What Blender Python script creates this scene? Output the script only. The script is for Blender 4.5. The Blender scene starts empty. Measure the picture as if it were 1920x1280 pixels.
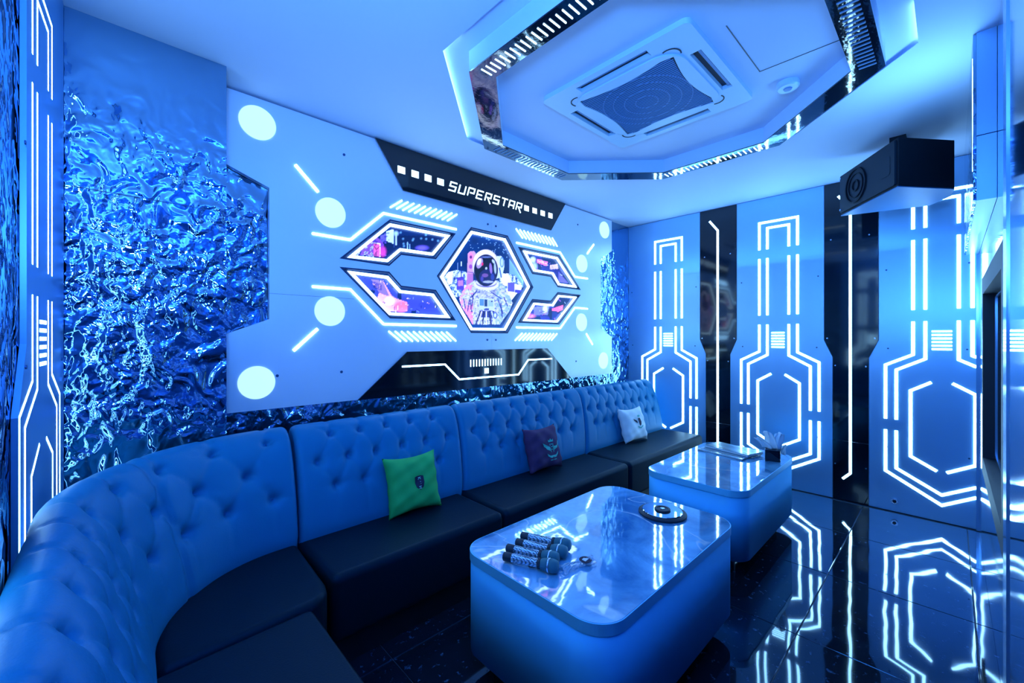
import bpy, bmesh, math, random
import numpy as np
from mathutils import Vector, Matrix
from mathutils.geometry import tessellate_polygon
random.seed(7)
R = math.radians
scene = bpy.context.scene
col = scene.collection

# ------------------------------------------------------------------ camera, world, exposure, fill lights
cam_d = bpy.data.cameras.new('camera')
cam = bpy.data.objects.new('camera', cam_d)
col.objects.link(cam)
cam.location = (0, 0, 1.36)
cam.rotation_euler = (R(90), 0, R(-43.57))
cam_d.sensor_width = 36
cam_d.lens = 783 / 1920 * 36
cam_d.shift_y = -6 / 1920
cam_d.clip_start = 0.03
scene.camera = cam

world = bpy.data.worlds.new('world')
scene.world = world
world.use_nodes = True
world.node_tree.nodes['Background'].inputs[0].default_value = (0.02, 0.10, 0.6, 1)
world.node_tree.nodes['Background'].inputs[1].default_value = 0.3

vs = scene.view_settings
vs.view_transform = 'Standard'
vs.look = 'None'
vs.exposure = 0.3
vs.gamma = 1.0
vs.use_curve_mapping = False
try:
    scene.cycles.use_denoising = True
    scene.cycles.max_bounces = 8
    scene.cycles.diffuse_bounces = 4
    scene.cycles.glossy_bounces = 5
    scene.cycles.sample_clamp_indirect = 4.0
    scene.cycles.caustics_reflective = False
except Exception:
    pass

LED = (0.30, 0.66, 1.0)        # colour of the LED strips
LED_E = 14
DISC_E = 0.88
FILL_COLOUR = (0.03, 0.27, 1.0)

def area(name, loc, size, power, rot=(0, 0, 0), colour=FILL_COLOUR, sy=None):
    d = bpy.data.lights.new(name, 'AREA')
    d.energy = power
    d.color = colour
    d.shape = 'RECTANGLE' if sy else 'SQUARE'
    d.size = size
    if sy:
        d.size_y = sy
    o = bpy.data.objects.new(name, d)
    o.location = loc
    o.rotation_euler = rot
    col.objects.link(o)
    return o

# soft blue fill lights added to brighten the ceiling and the room
area('corner_fill', (-0.10, -0.04, 1.85), 0.35, 70, (R(140), 0, R(-46)), (0.10, 0.38, 1.0))  # added fill behind the camera, bounced off the ceiling
area('ceiling_fill', (0.55, 0.55, 2.66), 0.4, 3)  # added downward fill for the near corner, not a known fixture
area('wall_side_fill', (2.86, -0.045, 2.30), 0.10, 7, (R(150), 0, R(8)), (0.16, 0.50, 1.0), 0.45)  # extra light for the ceiling glow beside the boxing's light strip
area('wall_side_fill', (4.30, 1.1, 2.05), 0.08, 5, (R(180), 0, 0), (0.10, 0.40, 1.0), 1.9)  # added upward fill along the far wall, not a known fixture

# ------------------------------------------------------------------ materials
def new_mat(name):
    m = bpy.data.materials.new(name)
    m.use_nodes = True
    nt = m.node_tree
    return m, nt, nt.nodes['Principled BSDF']

def mat(name, base, rough=0.5, metal=0.0, spec=0.5, aniso=0.0, coat=0.0, noise=0.0, nscale=8.0, bump=0.0, bscale=60.0):
    m, nt, b = new_mat(name)
    b.inputs['Base Color'].default_value = (*base, 1)
    b.inputs['Roughness'].default_value = rough
    b.inputs['Metallic'].default_value = metal
    b.inputs['Specular IOR Level'].default_value = spec
    b.inputs['Anisotropic'].default_value = aniso
    b.inputs['Coat Weight'].default_value = coat
    b.inputs['Coat Roughness'].default_value = 0.05
    tc = nt.nodes.new('ShaderNodeTexCoord')
    if noise:
        n = nt.nodes.new('ShaderNodeTexNoise')
        n.inputs['Scale'].default_value = nscale
        n.inputs['Detail'].default_value = 5
        r = nt.nodes.new('ShaderNodeMapRange')
        r.inputs['To Min'].default_value = 1 - noise
        r.inputs['To Max'].default_value = 1 + noise
        mx = nt.nodes.new('ShaderNodeVectorMath')
        mx.operation = 'SCALE'
        mx.inputs[0].default_value = base
        nt.links.new(tc.outputs['Object'], n.inputs['Vector'])
        nt.links.new(n.outputs['Fac'], r.inputs['Value'])
        nt.links.new(r.outputs['Result'], mx.inputs['Scale'])
        nt.links.new(mx.outputs[0], b.inputs['Base Color'])
    if bump:
        n = nt.nodes.new('ShaderNodeTexNoise')
        n.inputs['Scale'].default_value = bscale
        n.inputs['Detail'].default_value = 4
        bp = nt.nodes.new('ShaderNodeBump')
        bp.inputs['Strength'].default_value = bump
        bp.inputs['Distance'].default_value = 0.002
        nt.links.new(tc.outputs['Object'], n.inputs['Vector'])
        nt.links.new(n.outputs['Fac'], bp.inputs['Height'])
        nt.links.new(bp.outputs['Normal'], b.inputs['Normal'])
    return m

def emit(name, colour, strength):
    m, nt, b = new_mat(name)
    b.inputs['Base Color'].default_value = (*[min(1, c) for c in colour], 1)
    b.inputs['Emission Color'].default_value = (*colour, 1)
    b.inputs['Emission Strength'].default_value = strength
    b.inputs['Roughness'].default_value = 0.4
    return m

def hammered(name, base):
    m, nt, b = new_mat(name)
    b.inputs['Base Color'].default_value = base
    b.inputs['Metallic'].default_value = 1
    b.inputs['Roughness'].default_value = 0.035
    tc = nt.nodes.new('ShaderNodeTexCoord')
    mp = nt.nodes.new('ShaderNodeMapping')
    nt.links.new(tc.outputs['Object'], mp.inputs['Vector'])
    mp.inputs['Scale'].default_value = (1, 1, 0.8)
    n1 = nt.nodes.new('ShaderNodeTexNoise')
    n1.inputs['Scale'].default_value = 10.5
    n1.inputs['Detail'].default_value = 1.2
    n1.inputs['Roughness'].default_value = 0.45
    n1.inputs['Distortion'].default_value = 0.8
    nt.links.new(mp.outputs[0], n1.inputs['Vector'])
    bp = nt.nodes.new('ShaderNodeBump')
    n2 = nt.nodes.new('ShaderNodeTexNoise')
    n2.inputs['Scale'].default_value = 30
    n2.inputs['Detail'].default_value = 1.0
    n2.inputs['Distortion'].default_value = 0.5
    nt.links.new(mp.outputs[0], n2.inputs['Vector'])
    ma = nt.nodes.new('ShaderNodeMath'); ma.operation = 'MULTIPLY_ADD'
    n4 = nt.nodes.new('ShaderNodeTexNoise')
    n4.inputs['Scale'].default_value = 2.6
    n4.inputs['Detail'].default_value = 1
    nt.links.new(tc.outputs['Object'], n4.inputs['Vector'])
    m4 = nt.nodes.new('ShaderNodeMapRange')
    m4.inputs['From Min'].default_value = 0.40
    m4.inputs['From Max'].default_value = 0.60
    m4.inputs['To Min'].default_value = 0.02
    m4.inputs['To Max'].default_value = 0.34
    nt.links.new(n4.outputs['Fac'], m4.inputs['Value'])
    nt.links.new(m4.outputs[0], ma.inputs[1])
    nt.links.new(n2.outputs['Fac'], ma.inputs[0])
    nt.links.new(n1.outputs['Fac'], ma.inputs[2])
    sx = nt.nodes.new('ShaderNodeSeparateXYZ')
    nt.links.new(tc.outputs['Object'], sx.inputs[0])
    fz = nt.nodes.new('ShaderNodeMapRange')
    fz.interpolation_type = 'SMOOTHSTEP'
    fz.inputs['From Min'].default_value = 1.88
    fz.inputs['From Max'].default_value = 2.60
    fz.inputs['To Min'].default_value = 1.0
    fz.inputs['To Max'].default_value = 0.10
    nt.links.new(sx.outputs['Z'], fz.inputs['Value'])
    hm = nt.nodes.new('ShaderNodeMath'); hm.operation = 'MULTIPLY'
    nt.links.new(ma.outputs[0], hm.inputs[0])
    nt.links.new(fz.outputs[0], hm.inputs[1])
    bp.inputs['Strength'].default_value = 1
    bp.inputs['Distance'].default_value = 0.030
    nt.links.new(hm.outputs[0], bp.inputs['Height'])
    nt.links.new(bp.outputs['Normal'], b.inputs['Normal'])
    return m

def marble_top():
    m, nt, b = new_mat('marble_top')
    tc = nt.nodes.new('ShaderNodeTexCoord')
    n = nt.nodes.new('ShaderNodeTexNoise')
    n.inputs['Scale'].default_value = 3.2
    n.inputs['Detail'].default_value = 9
    n.inputs['Roughness'].default_value = 0.62
    n.inputs['Distortion'].default_value = 0.6
    nt.links.new(tc.outputs['Object'], n.inputs['Vector'])
    cr = nt.nodes.new('ShaderNodeValToRGB')
    cr.color_ramp.elements[0].position = 0.38
    cr.color_ramp.elements[0].color = (0.03, 0.18, 0.42, 1)
    cr.color_ramp.elements[1].position = 0.62
    cr.color_ramp.elements[1].color = (0.22, 0.60, 0.95, 1)
    nt.links.new(n.outputs['Fac'], cr.inputs['Fac'])
    n2 = nt.nodes.new('ShaderNodeTexNoise')
    n2.inputs['Scale'].default_value = 1.9
    n2.inputs['Detail'].default_value = 3
    n2.inputs['Distortion'].default_value = 1.1
    nt.links.new(tc.outputs['Object'], n2.inputs['Vector'])
    sub = nt.nodes.new('ShaderNodeMath'); sub.operation = 'SUBTRACT'; sub.inputs[1].default_value = 0.5
    ab = nt.nodes.new('ShaderNodeMath'); ab.operation = 'ABSOLUTE'
    mr = nt.nodes.new('ShaderNodeMapRange')
    mr.inputs['From Min'].default_value = 0.0
    mr.inputs['From Max'].default_value = 0.012
    mr.inputs['To Min'].default_value = 0.9
    mr.inputs['To Max'].default_value = 0.0
    nt.links.new(n2.outputs['Fac'], sub.inputs[0])
    nt.links.new(sub.outputs[0], ab.inputs[0])
    nt.links.new(ab.outputs[0], mr.inputs['Value'])
    mx = nt.nodes.new('ShaderNodeMix'); mx.data_type = 'RGBA'
    nt.links.new(mr.outputs[0], mx.inputs[0])
    nt.links.new(cr.outputs['Color'], mx.inputs[6])
    mx.inputs[7].default_value = (0.75, 0.88, 0.98, 1)
    nt.links.new(mx.outputs[2], b.inputs['Base Color'])
    bp = nt.nodes.new('ShaderNodeBump')
    bp.inputs['Strength'].default_value = 0.15
    bp.inputs['Distance'].default_value = 0.0015
    n3 = nt.nodes.new('ShaderNodeTexNoise')
    n3.inputs['Scale'].default_value = 16
    n3.inputs['Detail'].default_value = 2
    nt.links.new(tc.outputs['Object'], n3.inputs['Vector'])
    nt.links.new(n3.outputs['Fac'], bp.inputs['Height'])
    nt.links.new(bp.outputs['Normal'], b.inputs['Normal'])
    nt.links.new(bp.outputs['Normal'], b.inputs['Coat Normal'])
    b.inputs['Roughness'].default_value = 0.06
    b.inputs['Specular IOR Level'].default_value = 0.9
    b.inputs['Coat Weight'].default_value = 1.0
    b.inputs['Coat Roughness'].default_value = 0.03
    b.inputs['Coat IOR'].default_value = 1.9
    return m

def floor_tile():
    m, nt, b = new_mat('black_tile')
    tc = nt.nodes.new('ShaderNodeTexCoord')
    oi = nt.nodes.new('ShaderNodeObjectInfo')
    ad = nt.nodes.new('ShaderNodeVectorMath'); ad.operation = 'ADD'
    nt.links.new(tc.outputs['Object'], ad.inputs[0])
    nt.links.new(oi.outputs['Location'], ad.inputs[1])
    n = nt.nodes.new('ShaderNodeTexNoise')
    n.inputs['Scale'].default_value = 28
    n.inputs['Detail'].default_value = 4
    n.inputs['Roughness'].default_value = 0.7
    nt.links.new(ad.outputs[0], n.inputs['Vector'])
    cr = nt.nodes.new('ShaderNodeValToRGB')
    cr.color_ramp.elements[0].position = 0.60
    cr.color_ramp.elements[0].color = (0.006, 0.012, 0.022, 1)
    cr.color_ramp.elements[1].position = 0.80
    cr.color_ramp.elements[1].color = (0.10, 0.25, 0.5, 1)
    nt.links.new(n.outputs['Fac'], cr.inputs['Fac'])
    nt.links.new(cr.outputs['Color'], b.inputs['Base Color'])
    n2 = nt.nodes.new('ShaderNodeTexNoise')
    n2.inputs['Scale'].default_value = 3.5
    n2.inputs['Detail'].default_value = 1
    nt.links.new(ad.outputs[0], n2.inputs['Vector'])
    bp = nt.nodes.new('ShaderNodeBump')
    bp.inputs['Strength'].default_value = 0.5
    bp.inputs['Distance'].default_value = 0.004
    nt.links.new(n2.outputs['Fac'], bp.inputs['Height'])
    nt.links.new(bp.outputs['Normal'], b.inputs['Normal'])
    b.inputs['Roughness'].default_value = 0.05
    b.inputs['Specular IOR Level'].default_value = 0.4
    b.inputs['Specular Tint'].default_value = (0.4, 0.7, 1, 1)
    b.inputs['Coat Weight'].default_value = 0.6
    b.inputs['Coat Roughness'].default_value = 0.02
    b.inputs['Coat IOR'].default_value = 1.4
    nt.links.new(bp.outputs['Normal'], b.inputs['Coat Normal'])
    return m

def print_mat(name, emission):
    m, nt, b = new_mat(name)
    a = nt.nodes.new('ShaderNodeAttribute')
    a.attribute_name = 'print'
    nt.links.new(a.outputs['Color'], b.inputs['Base Color'])
    nt.links.new(a.outputs['Color'], b.inputs['Emission Color'])
    b.inputs['Emission Strength'].default_value = emission
    b.inputs['Roughness'].default_value = 0.25
    return m

M = dict(
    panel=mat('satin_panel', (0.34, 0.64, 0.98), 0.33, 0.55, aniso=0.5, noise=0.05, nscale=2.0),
    panel_l=mat('satin_panel_soft', (0.72, 0.80, 0.99), 0.40, 0.35, aniso=0.4, noise=0.04, nscale=2.0),
    ceil=mat('ceiling_paint', (0.60, 0.70, 0.95), 0.7, noise=0.02, nscale=3),
    soffit=mat('soffit_gloss', (0.004, 0.010, 0.022), 0.05, 0.0, 0.8, coat=1.0, bump=1.0, bscale=9),
    ring=mat('ring_white', (0.50, 0.68, 0.92), 0.55),
    black=mat('black_gloss', (0.001, 0.006, 0.014), 0.07, 0.0, 0.65),
    edge=mat('dark_edge', (0.01, 0.03, 0.07), 0.4),
    recess=mat('recess_blue', (0.004, 0.03, 0.11), 0.5),
    led=emit('led_strip', LED, LED_E),
    led_hot=emit('led_tube', (0.45, 0.75, 1.0), 5.0),
    cove=emit('cove_strip', (0.35, 0.75, 1.0), 8.0),
    disc=emit('disc_light', (0.50, 0.86, 0.92), DISC_E),
    letter=emit('letter_light', (0.55, 0.85, 1.0), 3.0),
    bar_off=mat('frosted_bar', (0.10, 0.25, 0.5), 0.4),
    hammer=hammered('hammered_mirror', (0.22, 0.42, 0.62, 1)),
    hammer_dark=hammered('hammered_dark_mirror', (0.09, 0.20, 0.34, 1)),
    leather=mat('back_leather', (0.008, 0.165, 0.36), 0.44, 0.0, 0.38, noise=0.05, nscale=4, bump=0.25, bscale=170),
    seat=mat('seat_leather', (0.001, 0.011, 0.020), 0.48, 0.0, 0.20, bump=0.25, bscale=150),
    base=mat('sofa_base', (0.004, 0.006, 0.012), 0.5),
    button=mat('button_leather', (0.010, 0.12, 0.30), 0.4),
    steel=mat('brushed_steel', (0.09, 0.52, 0.92), 0.5, 0.3, aniso=0.9, noise=0.03, nscale=20),
    slab=mat('slab_edge', (0.16, 0.66, 1.0), 0.35, 0.2),
    marble=marble_top(),
    tile=floor_tile(),
    grout=mat('grout', (0.03, 0.07, 0.11), 0.6),
    black_matt=mat('black_matt', (0.008, 0.018, 0.035), 0.55),
    speaker=mat('speaker_black', (0.001, 0.007, 0.016), 0.6, spec=0.25),
    plate=mat('speaker_underside_lit', (0.03, 0.20, 0.55), 0.45),  # wall LED light on the black speaker's underside, put into a paler base colour
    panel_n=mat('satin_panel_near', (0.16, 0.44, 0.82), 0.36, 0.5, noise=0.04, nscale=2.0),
    cone=mat('speaker_cone', (0.001, 0.010, 0.024), 0.5, spec=0.3),
    white=mat('white_plastic', (0.52, 0.72, 0.95), 0.35),
    grille=mat('grille_plastic', (0.09, 0.24, 0.55), 0.4),
    dark=mat('vent_dark', (0.005, 0.01, 0.03), 0.6),
    silver=mat('silver_grip', (0.55, 0.68, 0.85), 0.25, 0.9, bump=0.0),
    silver_knurl=mat('knurled_grip', (0.55, 0.68, 0.85), 0.3, 0.7),
    mesh=mat('mic_mesh', (0.05, 0.20, 0.26), 0.45, 0.6, bump=1.0, bscale=900),
    green=mat('green_fabric', (0.01, 0.42, 0.10), 0.8, noise=0.12, nscale=6, bump=0.4, bscale=300),
    purple=mat('purple_fabric', (0.055, 0.02, 0.09), 0.8, noise=0.12, nscale=6, bump=0.4, bscale=300),
    whitef=mat('white_fabric', (0.80, 0.86, 0.92), 0.8, noise=0.05, nscale=6, bump=0.4, bscale=300),
    print_dark=mat('print_dark', (0.01, 0.008, 0.04), 0.7),
    print_teal=mat('print_teal', (0.05, 0.50, 0.42), 0.7),
    print_pale=mat('print_pale', (0.25, 0.62, 0.55), 0.7),
    mirror=mat('mirror', (0.75, 0.88, 0.97), 0.03, 1.0),
    paper=mat('paper', (0.80, 0.88, 0.95), 0.7),
    menu=mat('menu_cover', (0.20, 0.42, 0.58), 0.25, 0.3, coat=0.6, noise=0.25, nscale=14),
    menu_dark=mat('menu_band', (0.03, 0.12, 0.20), 0.3, coat=0.5),
    acrylic=mat('blue_acrylic', (0.05, 0.20, 0.55), 0.07, 0.35, 0.8, coat=1.0),
    acrylic_edge=mat('acrylic_edge', (0.35, 0.60, 0.95), 0.15, 0.7),
    screen=mat('screen', (0.003, 0.006, 0.012), 0.08, coat=1.0),
    screw=mat('screw_dark', (0.03, 0.09, 0.25), 0.4, 0.6),
    poster=print_mat('backlit_print', 0.85),
)
_nt = M['steel'].node_tree
_tg = _nt.nodes.new('ShaderNodeTangent')
_tg.direction_type = 'RADIAL'
_tg.axis = 'Z'
_nt.links.new(_tg.outputs[0], _nt.nodes['Principled BSDF'].inputs['Tangent'])
_nt = M['silver_knurl'].node_tree
_tc = _nt.nodes.new('ShaderNodeTexCoord')
_vo = _nt.nodes.new('ShaderNodeTexVoronoi')
_vo.inputs['Scale'].default_value = 170
_vo.inputs['Randomness'].default_value = 0.15
_cr = _nt.nodes.new('ShaderNodeValToRGB')
_cr.color_ramp.elements[0].position = 0.42
_cr.color_ramp.elements[0].color = (0.62, 0.78, 0.92, 1)
_cr.color_ramp.elements[1].position = 0.58
_cr.color_ramp.elements[1].color = (0.02, 0.05, 0.10, 1)
_nt.links.new(_tc.outputs['Object'], _vo.inputs['Vector'])
_nt.links.new(_vo.outputs['Distance'], _cr.inputs['Fac'])
_nt.links.new(_cr.outputs['Color'], _nt.nodes['Principled BSDF'].inputs['Base Color'])
for k_ in ('leather', 'seat', 'steel', 'slab', 'button'):
    M[k_].node_tree.nodes['Principled BSDF'].inputs['Specular Tint'].default_value = (0.12, 0.5, 1, 1)
_n, _t = M['panel'], None

# ------------------------------------------------------------------ mesh helpers
class MB:
    def __init__(s):
        s.v, s.f = [], []
    def add(s, verts, faces):
        o = len(s.v)
        s.v += [tuple(p) for p in verts]
        s.f += [tuple(i + o for i in f) for f in faces]
        return s
    def box(s, x0, x1, y0, y1, z0, z1):
        v = [(x, y, z) for z in (z0, z1) for y in (y0, y1) for x in (x0, x1)]
        return s.add(v, [(0, 2, 3, 1), (4, 5, 7, 6), (0, 1, 5, 4), (2, 6, 7, 3), (0, 4, 6, 2), (1, 3, 7, 5)])
    def prism(s, F, poly, d0, d1, holes=()):
        """polygon (u,v) with holes, extruded between depths d0 and d1 in frame F(u,v,d)"""
        loops = [list(poly)] + [list(h) for h in holes]
        flat = [p for l in loops for p in l]
        tris = tessellate_polygon([[Vector((p[0], p[1], 0)) for p in l] for l in loops])
        n = len(flat)
        v = [F(p[0], p[1], d0) for p in flat] + [F(p[0], p[1], d1) for p in flat]
        f = [tuple(t) for t in tris] + [tuple(i + n for i in reversed(t)) for t in tris]
        o = 0
        for l in loops:
            m = len(l)
            for i in range(m):
                j = (i + 1) % m
                f.append((o + i, o + j, o + j + n, o + i + n))
            o += m
        return s.add(v, f)
    def stroke(s, F, pts, w, d0, d1, closed=False):
        q = stroke_poly(pts, w, closed)
        L, Rr = q
        n = len(L)
        v, f = [], []
        for d in (d0, d1):
            v += [F(p[0], p[1], d) for p in L] + [F(p[0], p[1], d) for p in Rr]
        m = n if closed else n - 1
        for i in range(m):
            j = (i + 1) % n
            f.append((i, j, n + j, n + i))
            f.append((2 * n + i, 3 * n + i, 3 * n + j, 2 * n + j))
            f.append((i, 2 * n + i, 2 * n + j, j))
            f.append((n + i, n + j, 3 * n + j, 3 * n + i))
        if not closed:
            f.append((0, n, 3 * n, 2 * n))
            e = n - 1
            f.append((e, 2 * n + e, 3 * n + e, n + e))
        return s.add(v, f)
    def lathe(s, prof, seg=32, M4=None):
        v, f = [], []
        n = len(prof)
        for k in range(seg):
            a = 2 * math.pi * k / seg
            for r, z in prof:
                p = Vector((r * math.cos(a), r * math.sin(a), z))
                v.append(tuple(M4 @ p) if M4 else tuple(p))
        for k in range(seg):
            k2 = (k + 1) % seg
            for i in range(n - 1):
                f.append((k * n + i, k2 * n + i, k2 * n + i + 1, k * n + i + 1))
        if prof[0][0] > 1e-5:
            f.append(tuple(k * n for k in reversed(range(seg))))
        if prof[-1][0] > 1e-5:
            f.append(tuple(k * n + n - 1 for k in range(seg)))
        return s.add(v, f)
    def tube(s, pts, r, seg=8):
        pts = [Vector(p) for p in pts]
        v, f = [], []
        for i, p in enumerate(pts):
            d = (pts[min(i + 1, len(pts) - 1)] - pts[max(i - 1, 0)]).normalized()
            a = d.orthogonal().normalized()
            if i and abs(a.dot(pa)) < 0.2:
                pass
            if i:
                a = (pa - d * pa.dot(d)).normalized()
            pa = a
            b = d.cross(a)
            for k in range(seg):
                t = 2 * math.pi * k / seg
                v.append(tuple(p + (a * math.cos(t) + b * math.sin(t)) * r))
        n = len(pts)
        for i in range(n - 1):
            for k in range(seg):
                k2 = (k + 1) % seg
                f.append((i * seg + k, i * seg + k2, (i + 1) * seg + k2, (i + 1) * seg + k))
        f.append(tuple(reversed(range(seg))))
        f.append(tuple((n - 1) * seg + k for k in range(seg)))
        return s.add(v, f)
    def build(s, name, m, parent=None, smooth=False, bevel=0.0, segs=2):
        me = bpy.data.meshes.new(name)
        me.from_pydata(s.v, [], s.f)
        bm = bmesh.new()
        bm.from_mesh(me)
        bmesh.ops.remove_doubles(bm, verts=bm.verts, dist=1e-5)
        bmesh.ops.recalc_face_normals(bm, faces=bm.faces)
        bm.to_mesh(me)
        bm.free()
        me.materials.append(m)
        if smooth:
            me.polygons.foreach_set('use_smooth', [True] * len(me.polygons))
        o = bpy.data.objects.new(name, me)
        col.objects.link(o)
        if parent:
            o.parent = parent
            o.matrix_parent_inverse = parent.matrix_basis.inverted()
        if bevel:
            b = o.modifiers.new('bevel', 'BEVEL')
            b.width = bevel
            b.segments = segs
            b.limit_method = 'ANGLE'
            b.angle_limit = R(40)
            if smooth:
                o.modifiers.new('wn', 'WEIGHTED_NORMAL')
        return o

def stroke_poly(pts, w, closed):
    P = [Vector((p[0], p[1])) for p in pts]
    n = len(P)
    L, Rr = [], []
    for i in range(n):
        a = P[i - 1] if (i or closed) else None
        b = P[(i + 1) % n] if (i < n - 1 or closed) else None
        ds = []
        if a is not None:
            ds.append((P[i] - a).normalized())
        if b is not None:
            ds.append((b - P[i]).normalized())
        ns = [Vector((-d.y, d.x)) for d in ds]
        m = sum(ns, Vector((0, 0)))
        m = m.normalized() if m.length > 1e-6 else ns[0]
        k = min(2.5, 1 / max(0.3, m.dot(ns[0])))
        L.append(P[i] + m * (w / 2 * k))
        Rr.append(P[i] - m * (w / 2 * k))
    return L, Rr

def circle(cx, cy, r, n=40):
    return [(cx + r * math.cos(2 * math.pi * k / n), cy + r * math.sin(2 * math.pi * k / n)) for k in range(n)]

def rrect(x0, x1, y0, y1, r, n=8):
    out = []
    for cx, cy, a in ((x1 - r, y1 - r, 0), (x0 + r, y1 - r, 90), (x0 + r, y0 + r, 180), (x1 - r, y0 + r, 270)):
        for k in range(n + 1):
            t = R(a + 90 * k / n)
            out.append((cx + r * math.cos(t), cy + r * math.sin(t)))
    return out

def tag(o, label=None, cat=None, group=None, kind=None):
    if label: o['label'] = label
    if cat: o['category'] = cat
    if group: o['group'] = group
    if kind: o['kind'] = kind
    return o

def empty(name, loc, label, cat, group=None, rz=0):
    o = bpy.data.objects.new(name, None)
    o.location = loc
    o.rotation_euler = (0, 0, rz)
    o.empty_display_size = 0.1
    col.objects.link(o)
    bpy.context.view_layer.update()
    return tag(o, label, cat, group)

def FB(u, v, d):      # far wall, u = world y, d = distance out of the wall towards the room
    return (4.43 - d, u, v)
YA = 2.605
def FA(u, v, d):      # long sofa wall, u = world x
    return (u, YA - d, v)
def wx(y):            # near left wall
    return -0.175 + 0.052 * (y - 1.858)
def FL(u, v, d):
    return (wx(u) + d, u, v)
def FR(u, v, d):      # right wall, u = world x
    return (u, -0.135 + d, v)
def FZ(u, v, d):      # horizontal
    return (u, v, d)

# ------------------------------------------------------------------ room shell
# floor: grout bed and individual tiles
fl = MB().box(-0.45, 4.6, -0.35, 2.8, -0.06, -0.004).build('floor', M['grout'])
tag(fl, kind='structure')
TX, TY = 0.708, 0.57
xs = [0.855 + TX * k for k in range(-2, 6)]
ys = [0.49 + TY * k for k in range(-2, 5)]
tile_me = None
for i in range(len(xs) - 1):
    for j in range(len(ys) - 1):
        x0, x1 = max(xs[i], -0.4), min(xs[i + 1], 4.5)
        y0, y1 = max(ys[j], -0.3), min(ys[j + 1], 2.75)
        g = 0.0016
        full = (x1 - x0 > TX - 1e-4 and y1 - y0 > TY - 1e-4)
        hx, hy = (x1 - x0) / 2 - g, (y1 - y0) / 2 - g
        if full and tile_me:
            o = bpy.data.objects.new('tile', tile_me)
            col.objects.link(o)
            o.parent = fl
        else:
            b = MB()
            e = 0.002
            b.add([(-hx, -hy, -.004), (hx, -hy, -.004), (hx, hy, -.004), (-hx, hy, -.004),
                   (-hx, -hy, -e), (hx, -hy, -e), (hx, hy, -e), (-hx, hy, -e),
                   (-hx + e, -hy + e, 0), (hx - e, -hy + e, 0), (hx - e, hy - e, 0), (-hx + e, hy - e, 0)],
                  [(0, 1, 5, 4), (1, 2, 6, 5), (2, 3, 7, 6), (3, 0, 4, 7), (4, 5, 9, 8), (5, 6, 10, 9), (6, 7, 11, 10), (7, 4, 8, 11), (8, 9, 10, 11), (3, 2, 1, 0)])
            o = b.build('tile', M['tile'], fl)
            if full:
                tile_me = o.data
        o.location = ((x0 + x1) / 2, (y0 + y1) / 2, 0)

# ceiling with an octagonal cove
def octagon(h, c, cx=2.148, cy=1.155):
    return [(cx - h, cy - h + c), (cx - h, cy + h - c), (cx - h + c, cy + h), (cx + h - c, cy + h),
            (cx + h, cy + h - c), (cx + h, cy - h + c), (cx + h - c, cy - h), (cx - h + c, cy - h)]
O_OPEN = octagon(1.055, 0.60)
O_OUT = octagon(0.95, 0.555)
O_IN = octagon(0.835, 0.50)
ce = MB().prism(FZ, [(-0.5, -0.4), (4.6, -0.4), (4.6, 2.8), (-0.5, 2.8)], 2.68, 2.683, [O_OPEN]).build('ceiling', M['ceil'])
tag(ce, kind='structure')
MB().prism(FZ, [(-0.5, -0.4), (4.6, -0.4), (4.6, 2.8), (-0.5, 2.8)], 2.6831, 2.70, [octagon(1.085, .612)]).build('ceiling_board', M['ceil'], ce)
MB().prism(FZ, octagon(1.14, .63), 2.7001, 2.74).build('ceiling_recess', M['ceil'], ce)
MB().stroke(FZ, [(1.90, 0.664), (2.349, 0.662), (2.36, 0.335)], 0.004, 2.6985, 2.701).build('access_hatch_joint', M['edge'], ce)

# sofa wall: hammered mirror cladding, seen round the panel
wl = MB().box(-0.5, 4.6, 2.66, 2.75, 0, 2.70).build('wall_left', M['ceil'])
tag(wl, kind='structure')
for x0, x1 in ((-0.1, 1.7), (1.702, 3.1), (3.102, 4.43)):
    MB().box(x0, x1, 2.645, 2.659, 0.0, 2.679).build('mirror_sheet', M['hammer'], wl)
wf = MB().box(4.445, 4.55, -0.4, 2.8, 0, 2.70).build('wall_far', M['ceil'])
tag(wf, kind='structure')
# near left wall
wn = MB()
wn.add([(wx(-0.4) - .1, -0.4, 0), (wx(2.75) - .1, 2.75, 0), (wx(2.75) - .03, 2.75, 0), (wx(-0.4) - .03, -0.4, 0),
        (wx(-0.4) - .1, -0.4, 2.7), (wx(2.75) - .1, 2.75, 2.7), (wx(2.75) - .03, 2.75, 2.7), (wx(-0.4) - .03, -0.4, 2.7)],
       [(0, 1, 2, 3), (7, 6, 5, 4), (0, 4, 5, 1), (1, 5, 6, 2), (2, 6, 7, 3), (3, 7, 4, 0)])
wn = tag(wn.build('wall_near', M['ceil']), kind='structure')
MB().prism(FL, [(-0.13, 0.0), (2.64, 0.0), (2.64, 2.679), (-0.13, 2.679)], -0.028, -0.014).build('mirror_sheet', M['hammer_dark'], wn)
MB().prism(FL, [(1.50, 0.9), (1.506, 0.9), (1.506, 2.675), (1.50, 2.675)], -0.014, -0.004).build('edge_strip', M['acrylic_edge'], wn)
wr = MB().box(-0.5, 4.6, -0.30, -0.20, 0, 2.70).build('wall_right', M['ceil'])
tag(wr, kind='structure')

# mirrored pillar left of the panel
pil = MB().box(-0.155, 0.393, 2.424, 2.643, 0.0, 2.679)
pil = tag(pil.build('mirror_pillar', M['hammer']), 'rippled mirror-clad pillar at the left end of the sofa wall, reaching the ceiling', 'pillar')
MB().box(-0.156, -0.150, 2.416, 2.424, 0.0, 2.678).build('edge_strip', M['edge'], pil)
MB().box(-0.15, 0.392, 2.4225, 2.4245, 1.968, 1.970).build('sheet_joint', M['edge'], pil)

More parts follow.
